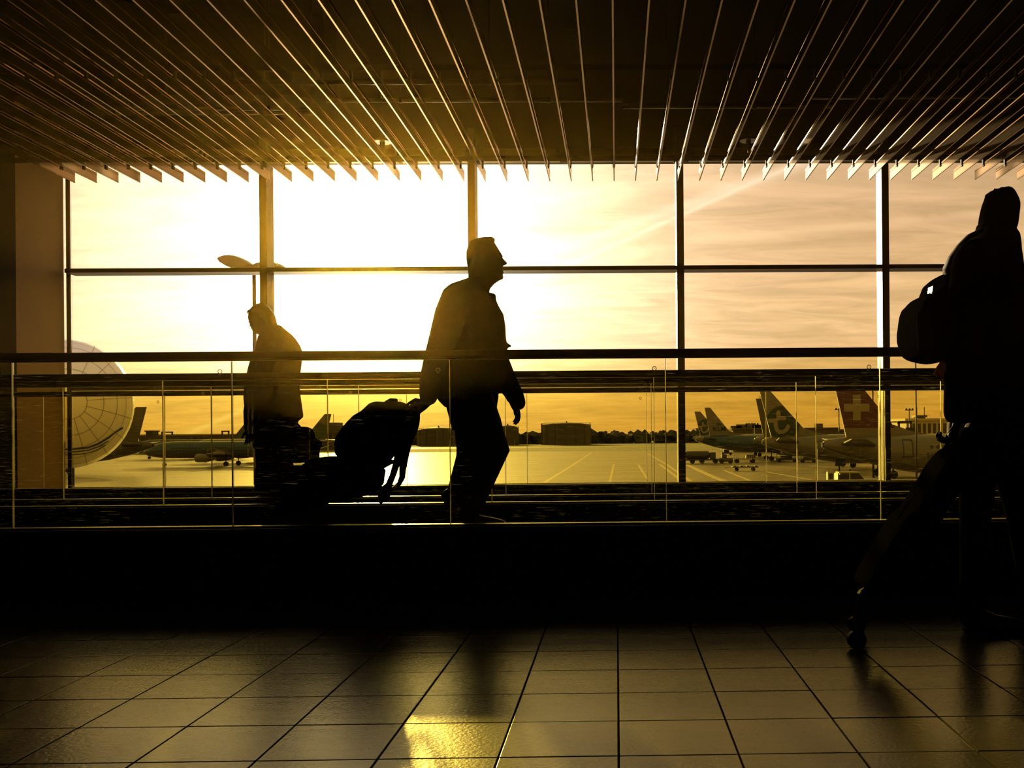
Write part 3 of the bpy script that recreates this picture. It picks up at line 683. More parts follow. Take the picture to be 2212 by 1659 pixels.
# ---- man with the backpack, close, on the tiled floor ------------------------------------------
YR = 4.0
rm = empty('person', (0, 0, 0), 'spiky-haired figure wearing a backpack, walking right, nearest the viewer at the right edge', 'person')
def r2(cx, cy): return (1860+cx/2.182, 380+cy/2.182)
def r7(cx, cy): return (1980+cx/6.914, 380+cy/6.914)
bm = bmesh.new()
hd = [(215, 1180, 1400, .045), (260, 1100, 1450, .062), (310, 1060, 1478, .072), (370, 1035, 1505, .078), (430, 1015, 1520, .080), (500, 995, 1520, .080), (560, 985, 1514, .079), (620, 975, 1508, .077), (680, 968, 1504, .074),
      (740, 970, 1495, .071), (800, 975, 1475, .068), (860, 985, 1440, .065), (910, 990, 1410, .064), (960, 990, 1375, .066), (1010, 985, 1358, .072), (1080, 970, 1355, .08)]
loft(bm, YR, [(380+cy/6.914, 1980+a/6.914, 1980+b/6.914, h) for cy, a, b, h in hd], 24, sq=2.2)
q = P(*r7(1500, 560), YR); tube(bm, [Vector((q.x-.006, YR+.045, q.z+.05)), Vector((q.x-.002, YR+.055, q.z+.005)), Vector((q.x-.01, YR+.05, q.z-.01))], [.009, .014, .012], 8)
for s in (-1, 1):
    e_ = P(*r7(1240, 560), YR); ell(bm, Vector((e_.x, YR+s*.081, e_.z)), (.019, .010, .033), .1)
    q = P(*r7(1480, 520), YR); ell(bm, Vector((q.x-.004, YR+.03+s*.028, q.z)), (.011, .012, .010))
q = P(*r7(1470, 760), YR); ell(bm, Vector((q.x-.004, YR+.02, q.z)), (.010, .022, .006))
loft(bm, YR, [(545, 2125, 2180, .08), (600, 2110, 2190, .18), (700, 2105, 2190, .17), (850, 2105, 2195, .16), (960, 2105, 2205, .17)], 18)
leg_tube(bm, [(2125, 930, -.1), (2112, 1105, -.1), (2100, 1330, -.1)], YR, [.08, .055, .038]); leg_tube(bm, [(2170, 930, .1), (2208, 1105, .1), (2235, 1325, .1)], YR, [.08, .055, .038])
leg_tube(bm, [(2110, 590, -.2), (2085, 760, -.23), (2066, 890, -.21)], YR, [.048, .037, .028]); leg_tube(bm, [(2165, 590, .2), (2185, 740, .23), (2262, 715, .2)], YR, [.048, .037, .028])
wf = P(2064, 900, YR-.21); gf = P(2058, 935, YR-.21); hand(bm, wf, gf-wf, (0, -.9, .2), .185, 1.0, 1)
wf = P(2262, 712, YR+.2); gf = P(2300, 700, YR+.2); hand(bm, wf, gf-wf, (0, -.3, 1), .185, .6, 1)
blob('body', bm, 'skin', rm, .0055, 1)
bm = bmesh.new()
hp = [(185, 1270, 1385, .035), (215, 1165, 1420, .058), (250, 1100, 1450, .068), (290, 1040, 1470, .078), (340, 1028, 1480, .083), (400, 1003, 1470, .086), (470, 985, 1400, .087), (540, 972, 1330, .086), (610, 962, 1260, .084), (680, 955, 1200, .080), (730, 955, 1150, .072)]
loft(bm, YR, [(380+cy/6.914, 1980+a/6.914, 1980+b/6.914, h) for cy, a, b, h in hp], 22, sq=2.0)
for (a, b, da, db) in ((1060, 290, -32, 10), (1190, 215, -25, -20), (1280, 190, -12, -14), (1130, 250, -25, -12), (1390, 200, 15, -8), (1460, 260, 18, -5)):
    for s in (-.03, 0, .03):
        tube(bm, [P(*r7(a+random.uniform(-8, 8), b+8), YR+s), P(*r7(a+da, b+db), YR+s*1.3)], [.012, .005], 6)
blob('hair', bm, 'darkhair', rm, .006, 1)
bm = bmesh.new()
jk = [(232, 565, 690, .09), (262, 545, 705, .13), (300, 515, 712, .18), (345, 480, 714, .205), (380, 450, 716, .215), (420, 432, 724, .22), (460, 415, 730, .22), (520, 400, 738, .22), (580, 395, 742, .22), (640, 392, 748, .22), (720, 390, 755, .215),
      (800, 388, 760, .21), (880, 392, 765, .21), (940, 405, 770, .21), (1000, 420, 775, .215), (1060, 435, 780, .22), (1120, 442, 785, .22), (1180, 445, 790, .22), (1250, 440, 795, .22), (1300, 445, 795, .21), (1330, 470, 780, .19)]
loft(bm, YR, [(380+cy/2.182, 1860+a/2.182, 1860+b/2.182, h) for cy, a, b, h in jk], 24, sq=2.4)
tube(bm, [P(a, b, YR+dy) for a, b, dy in [(2108, 560, -.19), (2095, 640, -.22), (2080, 740, -.23), (2074, 830, -.22), (2066, 895, -.21)]], [.088, .085, .074, .062, .050], 14)
tube(bm, [P(a, b, YR+dy) for a, b, dy in [(2150, 560, .19), (2165, 640, .22), (2190, 725, .24), (2225, 725, .22), (2258, 715, .20)]], [.088, .085, .075, .062, .050], 14)
jk_o = blob('jacket', bm, 'cloth_b', rm, .010, 3)
bm = bmesh.new(); loft(bm, YR, [(380+222/2.182, 1860+556/2.182, 1860+690/2.182, .082), (380+260/2.182, 1860+545/2.182, 1860+708/2.182, .095), (380+318/2.182, 1860+530/2.182, 1860+716/2.182, .11), (380+345/2.182, 1860+520/2.182, 1860+716/2.182, .12)], 18)
blob('hood', bm, 'cloth_b', jk_o, .009, 1)
bm = bmesh.new()
loft(bm, YR, [(925, 2066, 2222, .19), (960, 2066, 2222, .19), (1000, 2075, 2215, .17), (1022, 2085, 2205, .14)], 18)
leg_tube(bm, [(2118, 960, -.1), (2113, 1030, -.1), (2106, 1110, -.1), (2102, 1220, -.1), (2100, 1335, -.1)], YR, [.105, .075, .062, .052, .052])
leg_tube(bm, [(2178, 960, .1), (2190, 1030, .1), (2208, 1110, .1), (2222, 1220, .1), (2235, 1330, .1)], YR, [.10, .078, .068, .056, .055])
blob('trousers', bm, 'trouser', rm, .011, 3)
shoe(rm, (2085, 1366), (2225, 1366), YR-.1); shoe(rm, (2212, 1355), (2340, 1362), YR+.1)
bp = empty('backpack', P(2000, 700, YR), 'full dark backpack worn by the figure at the right edge, metal buckles on top', 'backpack')
YP = YR
bm = bmesh.new(); prism(bm, [r2(*q) for q in [(398, 466), (370, 470), (352, 482), (342, 500), (336, 522), (325, 550), (296, 562), (266, 576), (257, 594), (240, 604), (228, 630), (218, 680), (213, 735), (214, 780), (222, 822), (240, 855), (264, 871), (300, 880), (340, 886), (368, 880), (392, 858), (396, 780), (392, 620), (394, 500)]], YP, .34, .10)
blob('bag_body', bm, 'nylon', bp, .010, 2)
bm = bmesh.new(); prism(bm, [r2(*q) for q in [(262, 640), (320, 630), (350, 800), (270, 830)]], YP-.17, .05, .15); blob('side_pocket', bm, 'nylon', bp, .010, 1)
for s in (-1, 1):
    bm = bmesh.new(); tube(bm, [P(*r2(*q), YR+s*dd) for q, dd in [((410, 480), .10), ((400, 440), .11), ((425, 385), .13), ((465, 330), .14), ((510, 285), .13), ((560, 262), .12)]], [(.010, .032)]*6, 12); obj('shoulder_strap', bm, 'strap', bp, smooth=True)
bm = bmesh.new(); tube(bm, [P(*r2(*q), YR-.215) for q in [(462, 470), (468, 420), (485, 370), (510, 340), (530, 318)]], [(.008, .006)]*5, 8); obj('strap_piping', bm, 'strap', bp, smooth=True)
bm = bmesh.new(); tube(bm, [P(*r2(*q), YR) for q in [(345, 505), (352, 488), (372, 484), (385, 492)]], [.006]*4, 8); obj('grab_handle', bm, 'nylon', bp, smooth=True)
for q in ((336, 530), (334, 545), (332, 562)):
    p_ = P(*r2(*q), YR-.12); bm = bbox(p_.x-.008, p_.x+.012, p_.y-.03, p_.y+.03, p_.z-.006, p_.z+.006, .002); obj('buckle', bm, 'trim_metal', bp)
bm = bmesh.new(); prism(bm, [r2(*q) for q in [(385, 866), (362, 895), (346, 925), (343, 940), (372, 948), (405, 965), (412, 950), (400, 910), (396, 870)]], YR-.05, .05, .2); 
rebase(bp)
fo = obj('scarf_end', bm, 'tan', rm)
rc = empty('rolling_suitcase', P(1960, 1300, YR-.21), 'slim dark rolling suitcase slanting down to the left behind the figure at the right edge', 'suitcase')
YS = YR-.23
bm = bmesh.new(); prism(bm, [(q[0]+15, q[1]) for q in [(2054, 955), (2075, 975), (2084, 1008), (2060, 1035), (2020, 1085), (1985, 1150), (1945, 1225), (1900, 1300), (1868, 1285), (1838, 1262), (1870, 1200), (1920, 1118), (1948, 1095), (1962, 1072), (1982, 1040), (2005, 1000), (2030, 972)]], YS, .24, .05)
blob('shell', bm, 'nylon', rc, .011, 3)
bm = bmesh.new(); tube(bm, [P(2055, 940, YS-.1), P(2057, 937, YS+.1)], [.014, .014], 12); obj('grip', bm, 'rubber', rc)
for s in (-.09, .09):
    bm = bmesh.new(); tube(bm, [P(2055, 940, YS+s), P(2035, 985, YS+s)], [.008, .008], 8); obj('handle_tube', bm, 'rail_metal', rc)
    c_ = P(1850, 1340, YS+s*1.6); c_.z = .035; bm = bmesh.new(); cyl(bm, c_-Vector((0, .014, 0)), c_+Vector((0, .014, 0)), .035, 18); obj('wheel', bm, 'rubber', rc)
    bm = bmesh.new(); tube(bm, [c_, P(1868, 1285, YS+s*1.4)], [.022, .03], 10); obj('wheel_housing', bm, 'rubber', rc)
bm = bmesh.new(); tube(bm, [P(*q, YS-.128) for q in [(1938, 1120), (1960, 1092), (1980, 1066)]], [.006]*3, 8); obj('edge_piping', bm, 'trim_metal', rc)
rebase(rc)

# ================================================================== OUTSIDE: APRON
M['apron'] = None
def apron_mat():
    m = bpy.data.materials.new('wet_concrete_apron'); m.use_nodes = True; t = m.node_tree; b = t.nodes['Principled BSDF']
    co = N(t, 'ShaderNodeTexCoord')
    a = N(t, 'ShaderNodeMapping'); L(t, co.outputs['Object'], a.inputs[0]); a.inputs['Scale'].default_value = (.03, .35, 1); a.inputs['Rotation'].default_value = (0, 0, .10)
    n = N(t, 'ShaderNodeTexNoise'); n.inputs['Scale'].default_value = 3; n.inputs['Detail'].default_value = 8; n.inputs['Roughness'].default_value = .65; L(t, a.outputs[0], n.inputs['Vector'])
    L(t, mixc(t, n.outputs['Fac'], (.075, .064, .042), (.27, .23, .15)), b.inputs['Base Color'])
    mr = N(t, 'ShaderNodeMapRange'); L(t, n.outputs['Fac'], mr.inputs[0]); mr.inputs[1].default_value = .3; mr.inputs[2].default_value = .7; mr.inputs[3].default_value = .16; mr.inputs[4].default_value = .60
    L(t, mr.outputs[0], b.inputs['Roughness'])
    n2 = N(t, 'ShaderNodeTexNoise'); n2.inputs['Scale'].default_value = 2.2; n2.inputs['Detail'].default_value = 4; L(t, co.outputs['Object'], n2.inputs['Vector'])
    bp = N(t, 'ShaderNodeBump'); bp.inputs['Strength'].default_value = .6; bp.inputs['Distance'].default_value = .05
    L(t, n2.outputs['Fac'], bp.inputs['Height']); L(t, bp.outputs[0], b.inputs['Normal'])
    return m
M['apron'] = apron_mat()
M['grass'] = mat('airfield_grass', (.055, .060, .012), .9, var=.4, scale=.02, stretch=(1, 6, 1))
M['taxi'] = mat('taxiway_concrete', (.24, .21, .14), .5, var=.2, scale=.02)
M['line'] = mat('apron_paint', (.62, .52, .22), .5, var=.2, scale=1)
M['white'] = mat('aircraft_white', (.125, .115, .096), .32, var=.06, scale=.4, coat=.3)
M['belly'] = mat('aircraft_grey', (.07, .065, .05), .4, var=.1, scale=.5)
M['blue'] = mat('aircraft_blue', (.016, .05, .085), .3, var=.08, scale=.4, coat=.3)
M['green'] = mat('tail_green', (.002, .026, .008), .4, var=.08, scale=.6)
M['olive'] = mat('tail_olive', (.05, .07, .012), .4, var=.08, scale=.6)
M['red'] = mat('tail_red', (.06, .004, .005), .4, var=.1, scale=.6)
M['logo'] = mat('logo_cream', (.26, .22, .15), .6)
M['navy'] = mat('navy_lettering', (.012, .022, .04), .5)
M['ink'] = mat('dark_lettering', (.02, .02, .018), .5)
M['glassdark'] = mat('dark_window', (.015, .015, .014), .2, spec=.6)
M['metal'] = mat('bare_metal', (.45, .42, .36), .3, .9)
M['tyre'] = mat('tyre', (.012, .012, .011), .8)
M['concrete'] = mat('building_concrete', (.10, .085, .05), .85, var=.25, scale=.15)
M['tank'] = mat('tank_steel', (.075, .065, .038), .6, .1, var=.25, scale=.08)
M['leaf'] = mat('tree_leaf', (.030, .032, .010), .95, var=.5, scale=.6)
M['bark'] = mat('bark', (.04, .03, .02), .9)
M['vehicle'] = mat('vehicle_paint', (.50, .46, .36), .3, coat=.4)
M['vdark'] = mat('vehicle_dark', (.04, .038, .03), .5)
M['mast'] = mat('mast_steel', (.06, .055, .04), .5, .5)
M['yellowroof'] = mat('pale_roof', (.55, .45, .20), .6, var=.15, scale=.1)

struct('ground', bbox(-3000, 3000, 11.6, 6000, APRON-.5, APRON), 'apron')
# grass and taxiway bands
def band(name, pa, pb, m, lab, dz):
    ya, yb = G(1333, pa).y, G(1333, pb).y
    struct(name, bbox(-2200, 2200, min(ya, yb), max(ya, yb), APRON-.2, APRON+dz), m)
band('grass_verge_near', 973.5, 966.5, 'grass', 'near grass strip', .03)
band('taxiway', 966.3, 963.0, 'taxi', '', .03)
band('grass_verge_far', 962.8, 957.0, 'grass', 'far grass strip', .03)
band('service_road', 956.8, 955.4, 'taxi', '', .03)
band('grass_field', 955.2, 945.0, 'grass', '', .03)
def gline(pts, w, label, off=.012):
    bm = bmesh.new(); q = [G(*p) for p in pts]
    for a, b in zip(q[:-1], q[1:]):
        d = (b-a).normalized(); n = Vector((-d.y, d.x, 0))*w/2
        vs = [bm.verts.new(v+Vector((0, 0, h))) for h in (0, off) for v in (a-n, b-n, b+n, a+n)]
        for f in ((0, 3, 2, 1), (4, 5, 6, 7), (0, 1, 5, 4), (1, 2, 6, 5), (2, 3, 7, 6), (3, 0, 4, 7)): bm.faces.new([vs[i] for i in f])
    tag(obj('painted_line', bm, 'line'), label, 'ground marking', 'painted lines on the apron')
gline([(1172, 1045), (1232, 1008), (1278, 978)], .55, 'long painted line slanting up right across the open apron')
gline([(1317, 1043), (1326, 1003)], .35, 'short near-vertical painted line in the middle of the open apron')
gline([(1398, 1034), (1379, 1004)], .35, 'painted line leaning left beside the glass joints of the open apron')
gline([(1400, 980), (1440, 1003), (1500, 1045)], .5, 'painted line running down right under the fourth mullion, upper one')
gline([(1425, 1003), (1470, 1036)], .5, 'painted line running down right under the fourth mullion, lower one')
gline([(1484, 1004), (1545, 1032), (1580, 1044)], .9, 'broad pale painted line in front of the parked tanker truck')
gline([(1565, 1016), (1640, 1046)], .4, 'thin painted line below the empty baggage dolly')
gline([(1650, 1018), (1760, 1038)], .35, 'thin painted line on the apron left of the white pickup')

def disc_poly(c, r, n=32): return [(c[0]+r*math.cos(2*PI*k/n), c[1]+r*math.sin(2*PI*k/n)) for k in range(n)]
def clip_poly(sub, clip):
    area = sum(clip[i][0]*clip[(i+1) % len(clip)][1]-clip[(i+1) % len(clip)][0]*clip[i][1] for i in range(len(clip)))
    if area < 0: clip = clip[::-1]
    out = sub
    for i in range(len(clip)):
        a, b = clip[i], clip[(i+1) % len(clip)]; inp = out; out = []
        side = lambda p: (b[0]-a[0])*(p[1]-a[1])-(b[1]-a[1])*(p[0]-a[0])
        for j in range(len(inp)):
            p, q = inp[j], inp[(j+1) % len(inp)]; sp, sq = side(p), side(q)
            if sp >= 0: out.append(p)
            if sp*sq < 0:
                t = sp/(sp-sq); out.append((p[0]+t*(q[0]-p[0]), p[1]+t*(q[1]-p[1])))
    return out
def plate(bm, poly, y, th):
    """flat polygon (x, z) standing at y, thickness th"""
    a = [bm.verts.new((x, y-th/2, z)) for x, z in poly]; b = [bm.verts.new((x, y+th/2, z)) for x, z in poly]
    n = len(poly); bm.faces.new(a); bm.faces.new(b[::-1])
    for k in range(n): bm.faces.new((a[k], b[k], b[(k+1) % n], a[(k+1) % n]))
RIB = [0]
def ribbon(bm, pts, w, y, th=.02):
    def lay(bm, poly, y, th):
        RIB[0] = (RIB[0]+1) % 24; plate(bm, poly, y-.006*RIB[0], th)
    for a, b in zip(pts[:-1], pts[1:]):
        d = Vector((b[0]-a[0], b[1]-a[1])).normalized(); n = Vector((-d.y, d.x))*w/2
        lay(bm, [(a[0]-n.x, a[1]-n.y), (b[0]-n.x, b[1]-n.y), (b[0]+n.x, b[1]+n.y), (a[0]+n.x, a[1]+n.y)], y, th)
    for p in pts: lay(bm, disc_poly(p, w/2, 12), y, th)
def text(s, size, x, y, z, m, parent, name='lettering', sx=1.0, bold=0.0):
    cu = bpy.data.curves.new('t', 'FONT'); cu.body = s; cu.size = size; cu.align_x = 'CENTER'; cu.align_y = 'CENTER'; cu.extrude = .01; cu.offset = bold
    to = bpy.data.objects.new('t', cu); C.objects.link(to)
    dg = bpy.context.evaluated_depsgraph_get(); me = bpy.data.meshes.new_from_object(to.evaluated_get(dg)); bpy.data.objects.remove(to)
    me.transform(Matrix.Diagonal((sx, 1, 1, 1))); me.transform(Matrix.Rotation(PI/2, 4, 'X')); me.materials.clear(); me.materials.append(M[m])
    o = bpy.data.objects.new(name, me); C.objects.link(o); o.parent = parent; o.location = (x, y, z); return o

def airliner(tail_px, y, label, h=1, sc=1.0, body='white', fin='white', fin_red=False, dx=0.0, ft=11.8, blue=False, gz=0.0, ln=37.6, fin_tip=(.85, 2.55), fin_low=(2.3, 7.0), wz=4.3):
    """side-on airliner, h=+1 nose to the right; local x runs from the tail tip to the nose"""
    t = P(tail_px, 940, y)
    r = empty('airliner', (t.x, y, APRON+gz), label, 'airliner', 'parked airliners on the apron'); r.scale = (sc, sc, sc)
    secs = [(0, .30, 4.95), (.25, .45, 4.93), (1.5, .80, 4.80), (4, 1.28, 4.50), (7.5, 1.72, 4.16), (11, 1.96, 3.92), (14, 1.98, 3.9), (ln-7.6, 1.98, 3.9), (ln-4.6, 1.86, 3.84), (ln-2.6, 1.48, 3.70), (ln-1.2, .98, 3.52), (ln-.3, .42, 3.38), (ln, .06, 3.33)]
    bm = bmesh.new(); R = []; sg = 28
    for x, q, zc in secs: R.append([bm.verts.new((h*x, q*math.sin(2*PI*k/sg), zc+q*math.cos(2*PI*k/sg))) for k in range(sg)])
    for a, b in zip(R[:-1], R[1:]):
        for k in range(sg): bm.faces.new((a[k], a[(k+1) % sg], b[(k+1) % sg], b[k]))
    bm.faces.new(R[0][::-1]); bm.faces.new(R[-1])
    fu = obj('fuselage', bm, body, r, smooth=True)
    if blue:
        fu.data.materials.append(M['blue']); fu.data.materials.append(M['belly'])
        for f in fu.data.polygons:
            zr = f.center.z-3.9
            f.material_index = 1 if (zr > -.55 and f.center.z < 5.75 and abs(f.center.x) > 2.5) else (2 if zr <= -.55 else 0)
    else:
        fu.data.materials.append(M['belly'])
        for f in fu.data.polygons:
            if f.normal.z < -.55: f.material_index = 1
    bm = bmesh.new(); cyl(bm, (h*-.12, 0, 4.93), (h*.2, 0, 4.93), .26, 14); obj('exhaust', bm, 'tyre', r)
    # fin
    zt, z0 = ft, 5.0
    poly = [(h*(fin_low[0]+dx), z0), (h*(fin_low[1]+dx+1.1), z0), (h*(fin_low[1]+dx), 6.2), (h*(fin_tip[1]+dx), zt), (h*(fin_tip[0]+dx), zt)]
    bm = bmesh.new(); R = []
    for x_ in (-1, 1):
        R.append([bm.verts.new((x, x_*(.20 if z < 6.5 else .07), z)) for x, z in poly])
    n = len(poly); bm.faces.new(R[0]); bm.faces.new(R[1][::-1])
    for k in range(n): bm.faces.new((R[0][k], R[1][k], R[1][(k+1) % n], R[0][(k+1) % n]))
    fo_ = obj('fin', bm, fin, r)
    bm = bmesh.new(); plate(bm, [(h*(fin_low[1]+dx-.6), 5.0), (h*(fin_low[1]+dx+4.0), 5.3), (h*(fin_low[1]+dx+3.9), 5.72), (h*(fin_low[1]+dx+1.4), 6.15), (h*(fin_low[1]+dx-.4), 6.8)], 0, .2); obj('dorsal_fillet', bm, body, r)
    # stabilisers
    for s in (-1, 1):
        bm = bmesh.new(); a = [(h*1.6, 0, 4.95), (h*5.2, 0, 4.75), (h*2.6, s*6.1, 5.45), (h*1.2, s*6.1, 5.5)]
        top = [bm.verts.new((x, y_, z+.10*(1 if y_ == 0 else .4))) for x, y_, z in a]; bot = [bm.verts.new((x, y_, z-.10*(1 if y_ == 0 else .4))) for x, y_, z in a]
        bm.faces.new(top); bm.faces.new(bot[::-1])
        for k in range(4): bm.faces.new((top[k], bot[k], bot[(k+1) % 4], top[(k+1) % 4]))
        obj('stabiliser', bm, 'belly', r)
        bm = bmesh.new(); xw = ln*.42; a = [(h*xw, s*1.5, 2.9), (h*(xw+6.4), s*1.5, 2.9), (h*(xw-.2), s*16.5, 4.3), (h*(xw-1.8), s*16.5, 4.35)]
        top = [bm.verts.new((x, y_, z+(.35 if abs(y_) < 3 else .08))) for x, y_, z in a]; bot = [bm.verts.new((x, y_, z-(.35 if abs(y_) < 3 else .08))) for x, y_, z in a]
        bm.faces.new(top); bm.faces.new(bot[::-1])
        for k in range(4): bm.faces.new((top[k], bot[k], bot[(k+1) % 4], top[(k+1) % 4]))
        obj('wing', bm, 'white', r)
        bm = bmesh.new(); xe = ln*.42+5.2; tube(bm, [(h*(xe-2.6), s*5.7, 2.0), (h*(xe-1.2), s*5.7, 2.0), (h*(xe+1.0), s*5.7, 2.0), (h*(xe+1.7), s*5.7, 2.0)], [.45, .85, 1.05, .92], 18, False); obj('engine', bm, 'white', r, smooth=True)
        for xg, rr in ((ln*.44, .55),):
            bm = bmesh.new(); cyl(bm, (h*xg, s*3.5, rr), (h*xg, s*4.1, rr), rr, 16); cyl(bm, (h*xg, s*3.8, rr), (h*xg, s*3.8, 2.8), .12, 8); obj('main_gear', bm, 'tyre', r)
    bm = bmesh.new(); cyl(bm, (h*(ln-5), -.3, .4), (h*(ln-5), .3, .4), .4, 14); cyl(bm, (h*(ln-5), 0, .4), (h*(ln-5), 0, 2.4), .1, 8); obj('nose_gear', bm, 'tyre', r)
    # rear door and windows on the side facing the terminal
    def side_y(x, z):
        for (xa, qa, za), (xb, qb, zb_) in zip(secs[:-1], secs[1:]):
            if xa <= x <= xb:
                f = (x-xa)/(xb-xa); q = qa+f*(qb-qa); zc = za+f*(zb_-za); return -math.sqrt(max(.01, q*q-(z-zc)**2))
        return -1.9
    xd = 7.55; bm = bmesh.new()
    for x0, x1, z0_, z1 in ((xd-.46, xd-.39, wz-.8, wz+.68), (xd+.39, xd+.46, wz-.8, wz+.68), (xd-.43, xd+.43, wz+.64, wz+.71), (xd-.55, xd+.55, wz-.96, wz-.85)):
        nseg = max(1, int((z1-z0_)/.12))
        for q in range(nseg):
            za_, zb2 = z0_+(z1-z0_)*q/nseg, z0_+(z1-z0_)*(q+1)/nseg
            pts = [(x0, za_), (x1, za_), (x1, zb2), (x0, zb2)]
            ws = [bm.verts.new((h*x, side_y(x, z)-.015-k, z)) for k in (0, .03) for x, z in pts]
            for f in ((0, 3, 2, 1), (4, 5, 6, 7), (0, 1, 5, 4), (1, 2, 6, 5), (2, 3, 7, 6), (3, 0, 4, 7)): bm.faces.new([ws[i] for i in f])
    obj('door_outline', bm, 'ink', r)
    bm = bmesh.new(); x = 9.7
    while x < ln-7:
        ys = side_y(x, wz)
        a = [bm.verts.new((h*x+.13*math.cos(2*PI*k/10), ys-.085, wz+.19*math.sin(2*PI*k/10))) for k in range(10)]; bm.faces.new(a); x += .55
    tag(obj('cabin_windows', bm, 'glassdark', r), kind='stuff')
    return r, side_y, poly

# right-hand group
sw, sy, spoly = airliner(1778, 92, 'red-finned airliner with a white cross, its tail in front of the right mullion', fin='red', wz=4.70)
bm = bmesh.new(); yf = -.22
plate(bm, [(2.28, 5.0), (8.1, 5.0), (6.85, 6.50), (2.02, 6.50)], 0, .44); obj('fin_root', bm, 'white', sw)
bm = bmesh.new(); cxx, czz = 3.15, 8.42
plate(bm, [(cxx-.36, czz-1.2), (cxx+.36, czz-1.2), (cxx+.36, czz-.38), (cxx+1.2, czz-.38), (cxx+1.2, czz+.36), (cxx+.36, czz+.36), (cxx+.36, czz+1.2), (cxx-.36, czz+1.2), (cxx-.36, czz+.36), (cxx-1.2, czz+.36), (cxx-1.2, czz-.38), (cxx-.36, czz-.38)], -.20, .04)
obj('cross', bm, 'logo', sw)
text('HB-', .78, 9.85, sy(9.85, 3.9)-.10, 3.86, 'ink', sw, 'registration', bold=.01)

def t_logo(parent, c, R, poly, yf, h=1):
    bm = bmesh.new(); plate(bm, clip_poly(disc_poly(c, R, 40), poly), yf, .03); obj('logo_disc', bm, 'green', parent)
    u = lambda a, b: (c[0]+a*R, c[1]+b*R)
    bm = bmesh.new(); w = .235*R
    ribbon(bm, [u(-.28, .60), u(-.28, .22)], w, yf-.03); ribbon(bm, [u(-.80, .12), u(-.46, .12)], w, yf-.03); ribbon(bm, [u(-.28, .25), u(.06, .25)], w, yf-.03)
    ribbon(bm, [u(-.46, .12), u(-.46, -.22), u(-.38, -.45), u(-.20, -.58), u(.0, -.56), u(.18, -.44), u(.27, -.24)], w, yf-.03)
    obj('letter_t', bm, 'logo', parent)
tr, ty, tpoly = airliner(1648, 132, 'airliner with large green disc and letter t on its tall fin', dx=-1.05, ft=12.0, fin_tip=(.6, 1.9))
t_logo(tr, (2.72, 7.55), 2.28, [(p[0], p[1]) for p in tpoly], -.22)
text('F-GZHF', .72, 9.4, ty(9.4, 3.6)-.10, 3.62, 'ink', tr, 'registration', bold=.01)
bm = bmesh.new(); p_ = [(9.6, 1.6), (10.7, 1.6), (10.7, 2.45), (9.6, 2.45)]
ws = [bm.verts.new((x, ty(x, z)-.14-k, z)) for k in (0, .03) for x, z in p_]
for f in ((0, 3, 2, 1), (4, 5, 6, 7), (0, 1, 5, 4), (1, 2, 6, 5), (2, 3, 7, 6), (3, 0, 4, 7)): bm.faces.new([ws[i] for i in f])
obj('cargo_hatch', bm, 'navy', tr)
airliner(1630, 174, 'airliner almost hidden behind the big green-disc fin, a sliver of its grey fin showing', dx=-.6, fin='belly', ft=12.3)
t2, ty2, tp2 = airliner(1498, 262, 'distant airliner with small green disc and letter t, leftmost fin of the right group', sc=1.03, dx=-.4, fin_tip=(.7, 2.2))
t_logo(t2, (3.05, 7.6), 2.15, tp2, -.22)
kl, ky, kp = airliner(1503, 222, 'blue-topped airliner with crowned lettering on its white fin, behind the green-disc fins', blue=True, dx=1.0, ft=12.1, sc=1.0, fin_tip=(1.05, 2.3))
text('KLM', 1.35, 5.35, -.26, 7.25, 'navy', kl, 'airline_lettering', sx=1.15, bold=.03)
bm = bmesh.new(); cxk, czk = 5.2, 8.35
plate(bm, [(cxk-.55, czk-.25), (cxk+.55, czk-.25), (cxk+.55, czk-.10), (cxk-.55, czk-.10)], -.26, .03)
for q in (-.48, -.24, 0, .24, .48): plate(bm, disc_poly((cxk+q, czk+.08+(.0 if q else .06)), .12, 10), -.26, .03)
plate(bm, [(cxk-.05, czk+.2), (cxk+.05, czk+.2), (cxk+.05, czk+.5), (cxk-.05, czk+.5)], -.26, .03); plate(bm, [(cxk-.14, czk+.32), (cxk+.14, czk+.32), (cxk+.14, czk+.4), (cxk-.14, czk+.4)], -.26, .03)
obj('crown', bm, 'navy', kl)
# left-hand group
airliner(330, 172, 'dark airliner whose swept fin rises just right of the giant pale nose', h=-1, body='belly', fin='belly', fin_tip=(.5, 2.3), dx=0.5, ft=11.6)
airliner(652, 217, 'long blue airliner parked across the apron behind the stooping man', h=-1, blue=True, sc=.92)
airliner(556, 300, 'distant airliner with an olive fin just left of the stooping man', h=-1, fin='olive', body='belly', dx=.3, fin_tip=(.3, 2.4))
airliner(724, 250, 'airliner with olive fin between the holdall and the travel bag', h=-1, fin='olive', body='white', dx=.4, fin_tip=(.5, 2.2), ft=12)

# the giant pale aircraft nose at the far left
YN = 44.0
nose = empty('aircraft_nose', (P(170, 873, YN).x, YN, APRON), 'giant pale rounded aircraft nose with dark stripes, beside the left wall', 'airliner')
cN = P(168, 873, YN); rx = 119/PPM(YN); rz_ = 137/PPM(YN); c0 = Vector((-.5, 0, cN.z-APRON))
axis = Vector((-.50, .866, 0))
M['nose'] = mat('pale_nose_skin', (.95, .93, .82), .45, .15, var=.04, scale=1.2)
bm = bmesh.new(); R = []; sg = 48
side_ = Vector((.866, .5, 0))
def nose_pt(s, a):
    # s: -1..0 rounded front, >0 barrel
    if s <= 0: k = math.sqrt(max(0, 1-(-s)**2.15)); ax = s*3.1
    else: k = 1; ax = s
    return c0+axis*ax+side_*(rx/.93*k*math.cos(a))+Vector((0, 0, rz_*k*math.sin(a)))
sl_ = [-.9995, -.99, -.96, -.91, -.84, -.75, -.64, -.52, -.4, -.28, -.15, 0, 3, 8, 16, 26, 38]
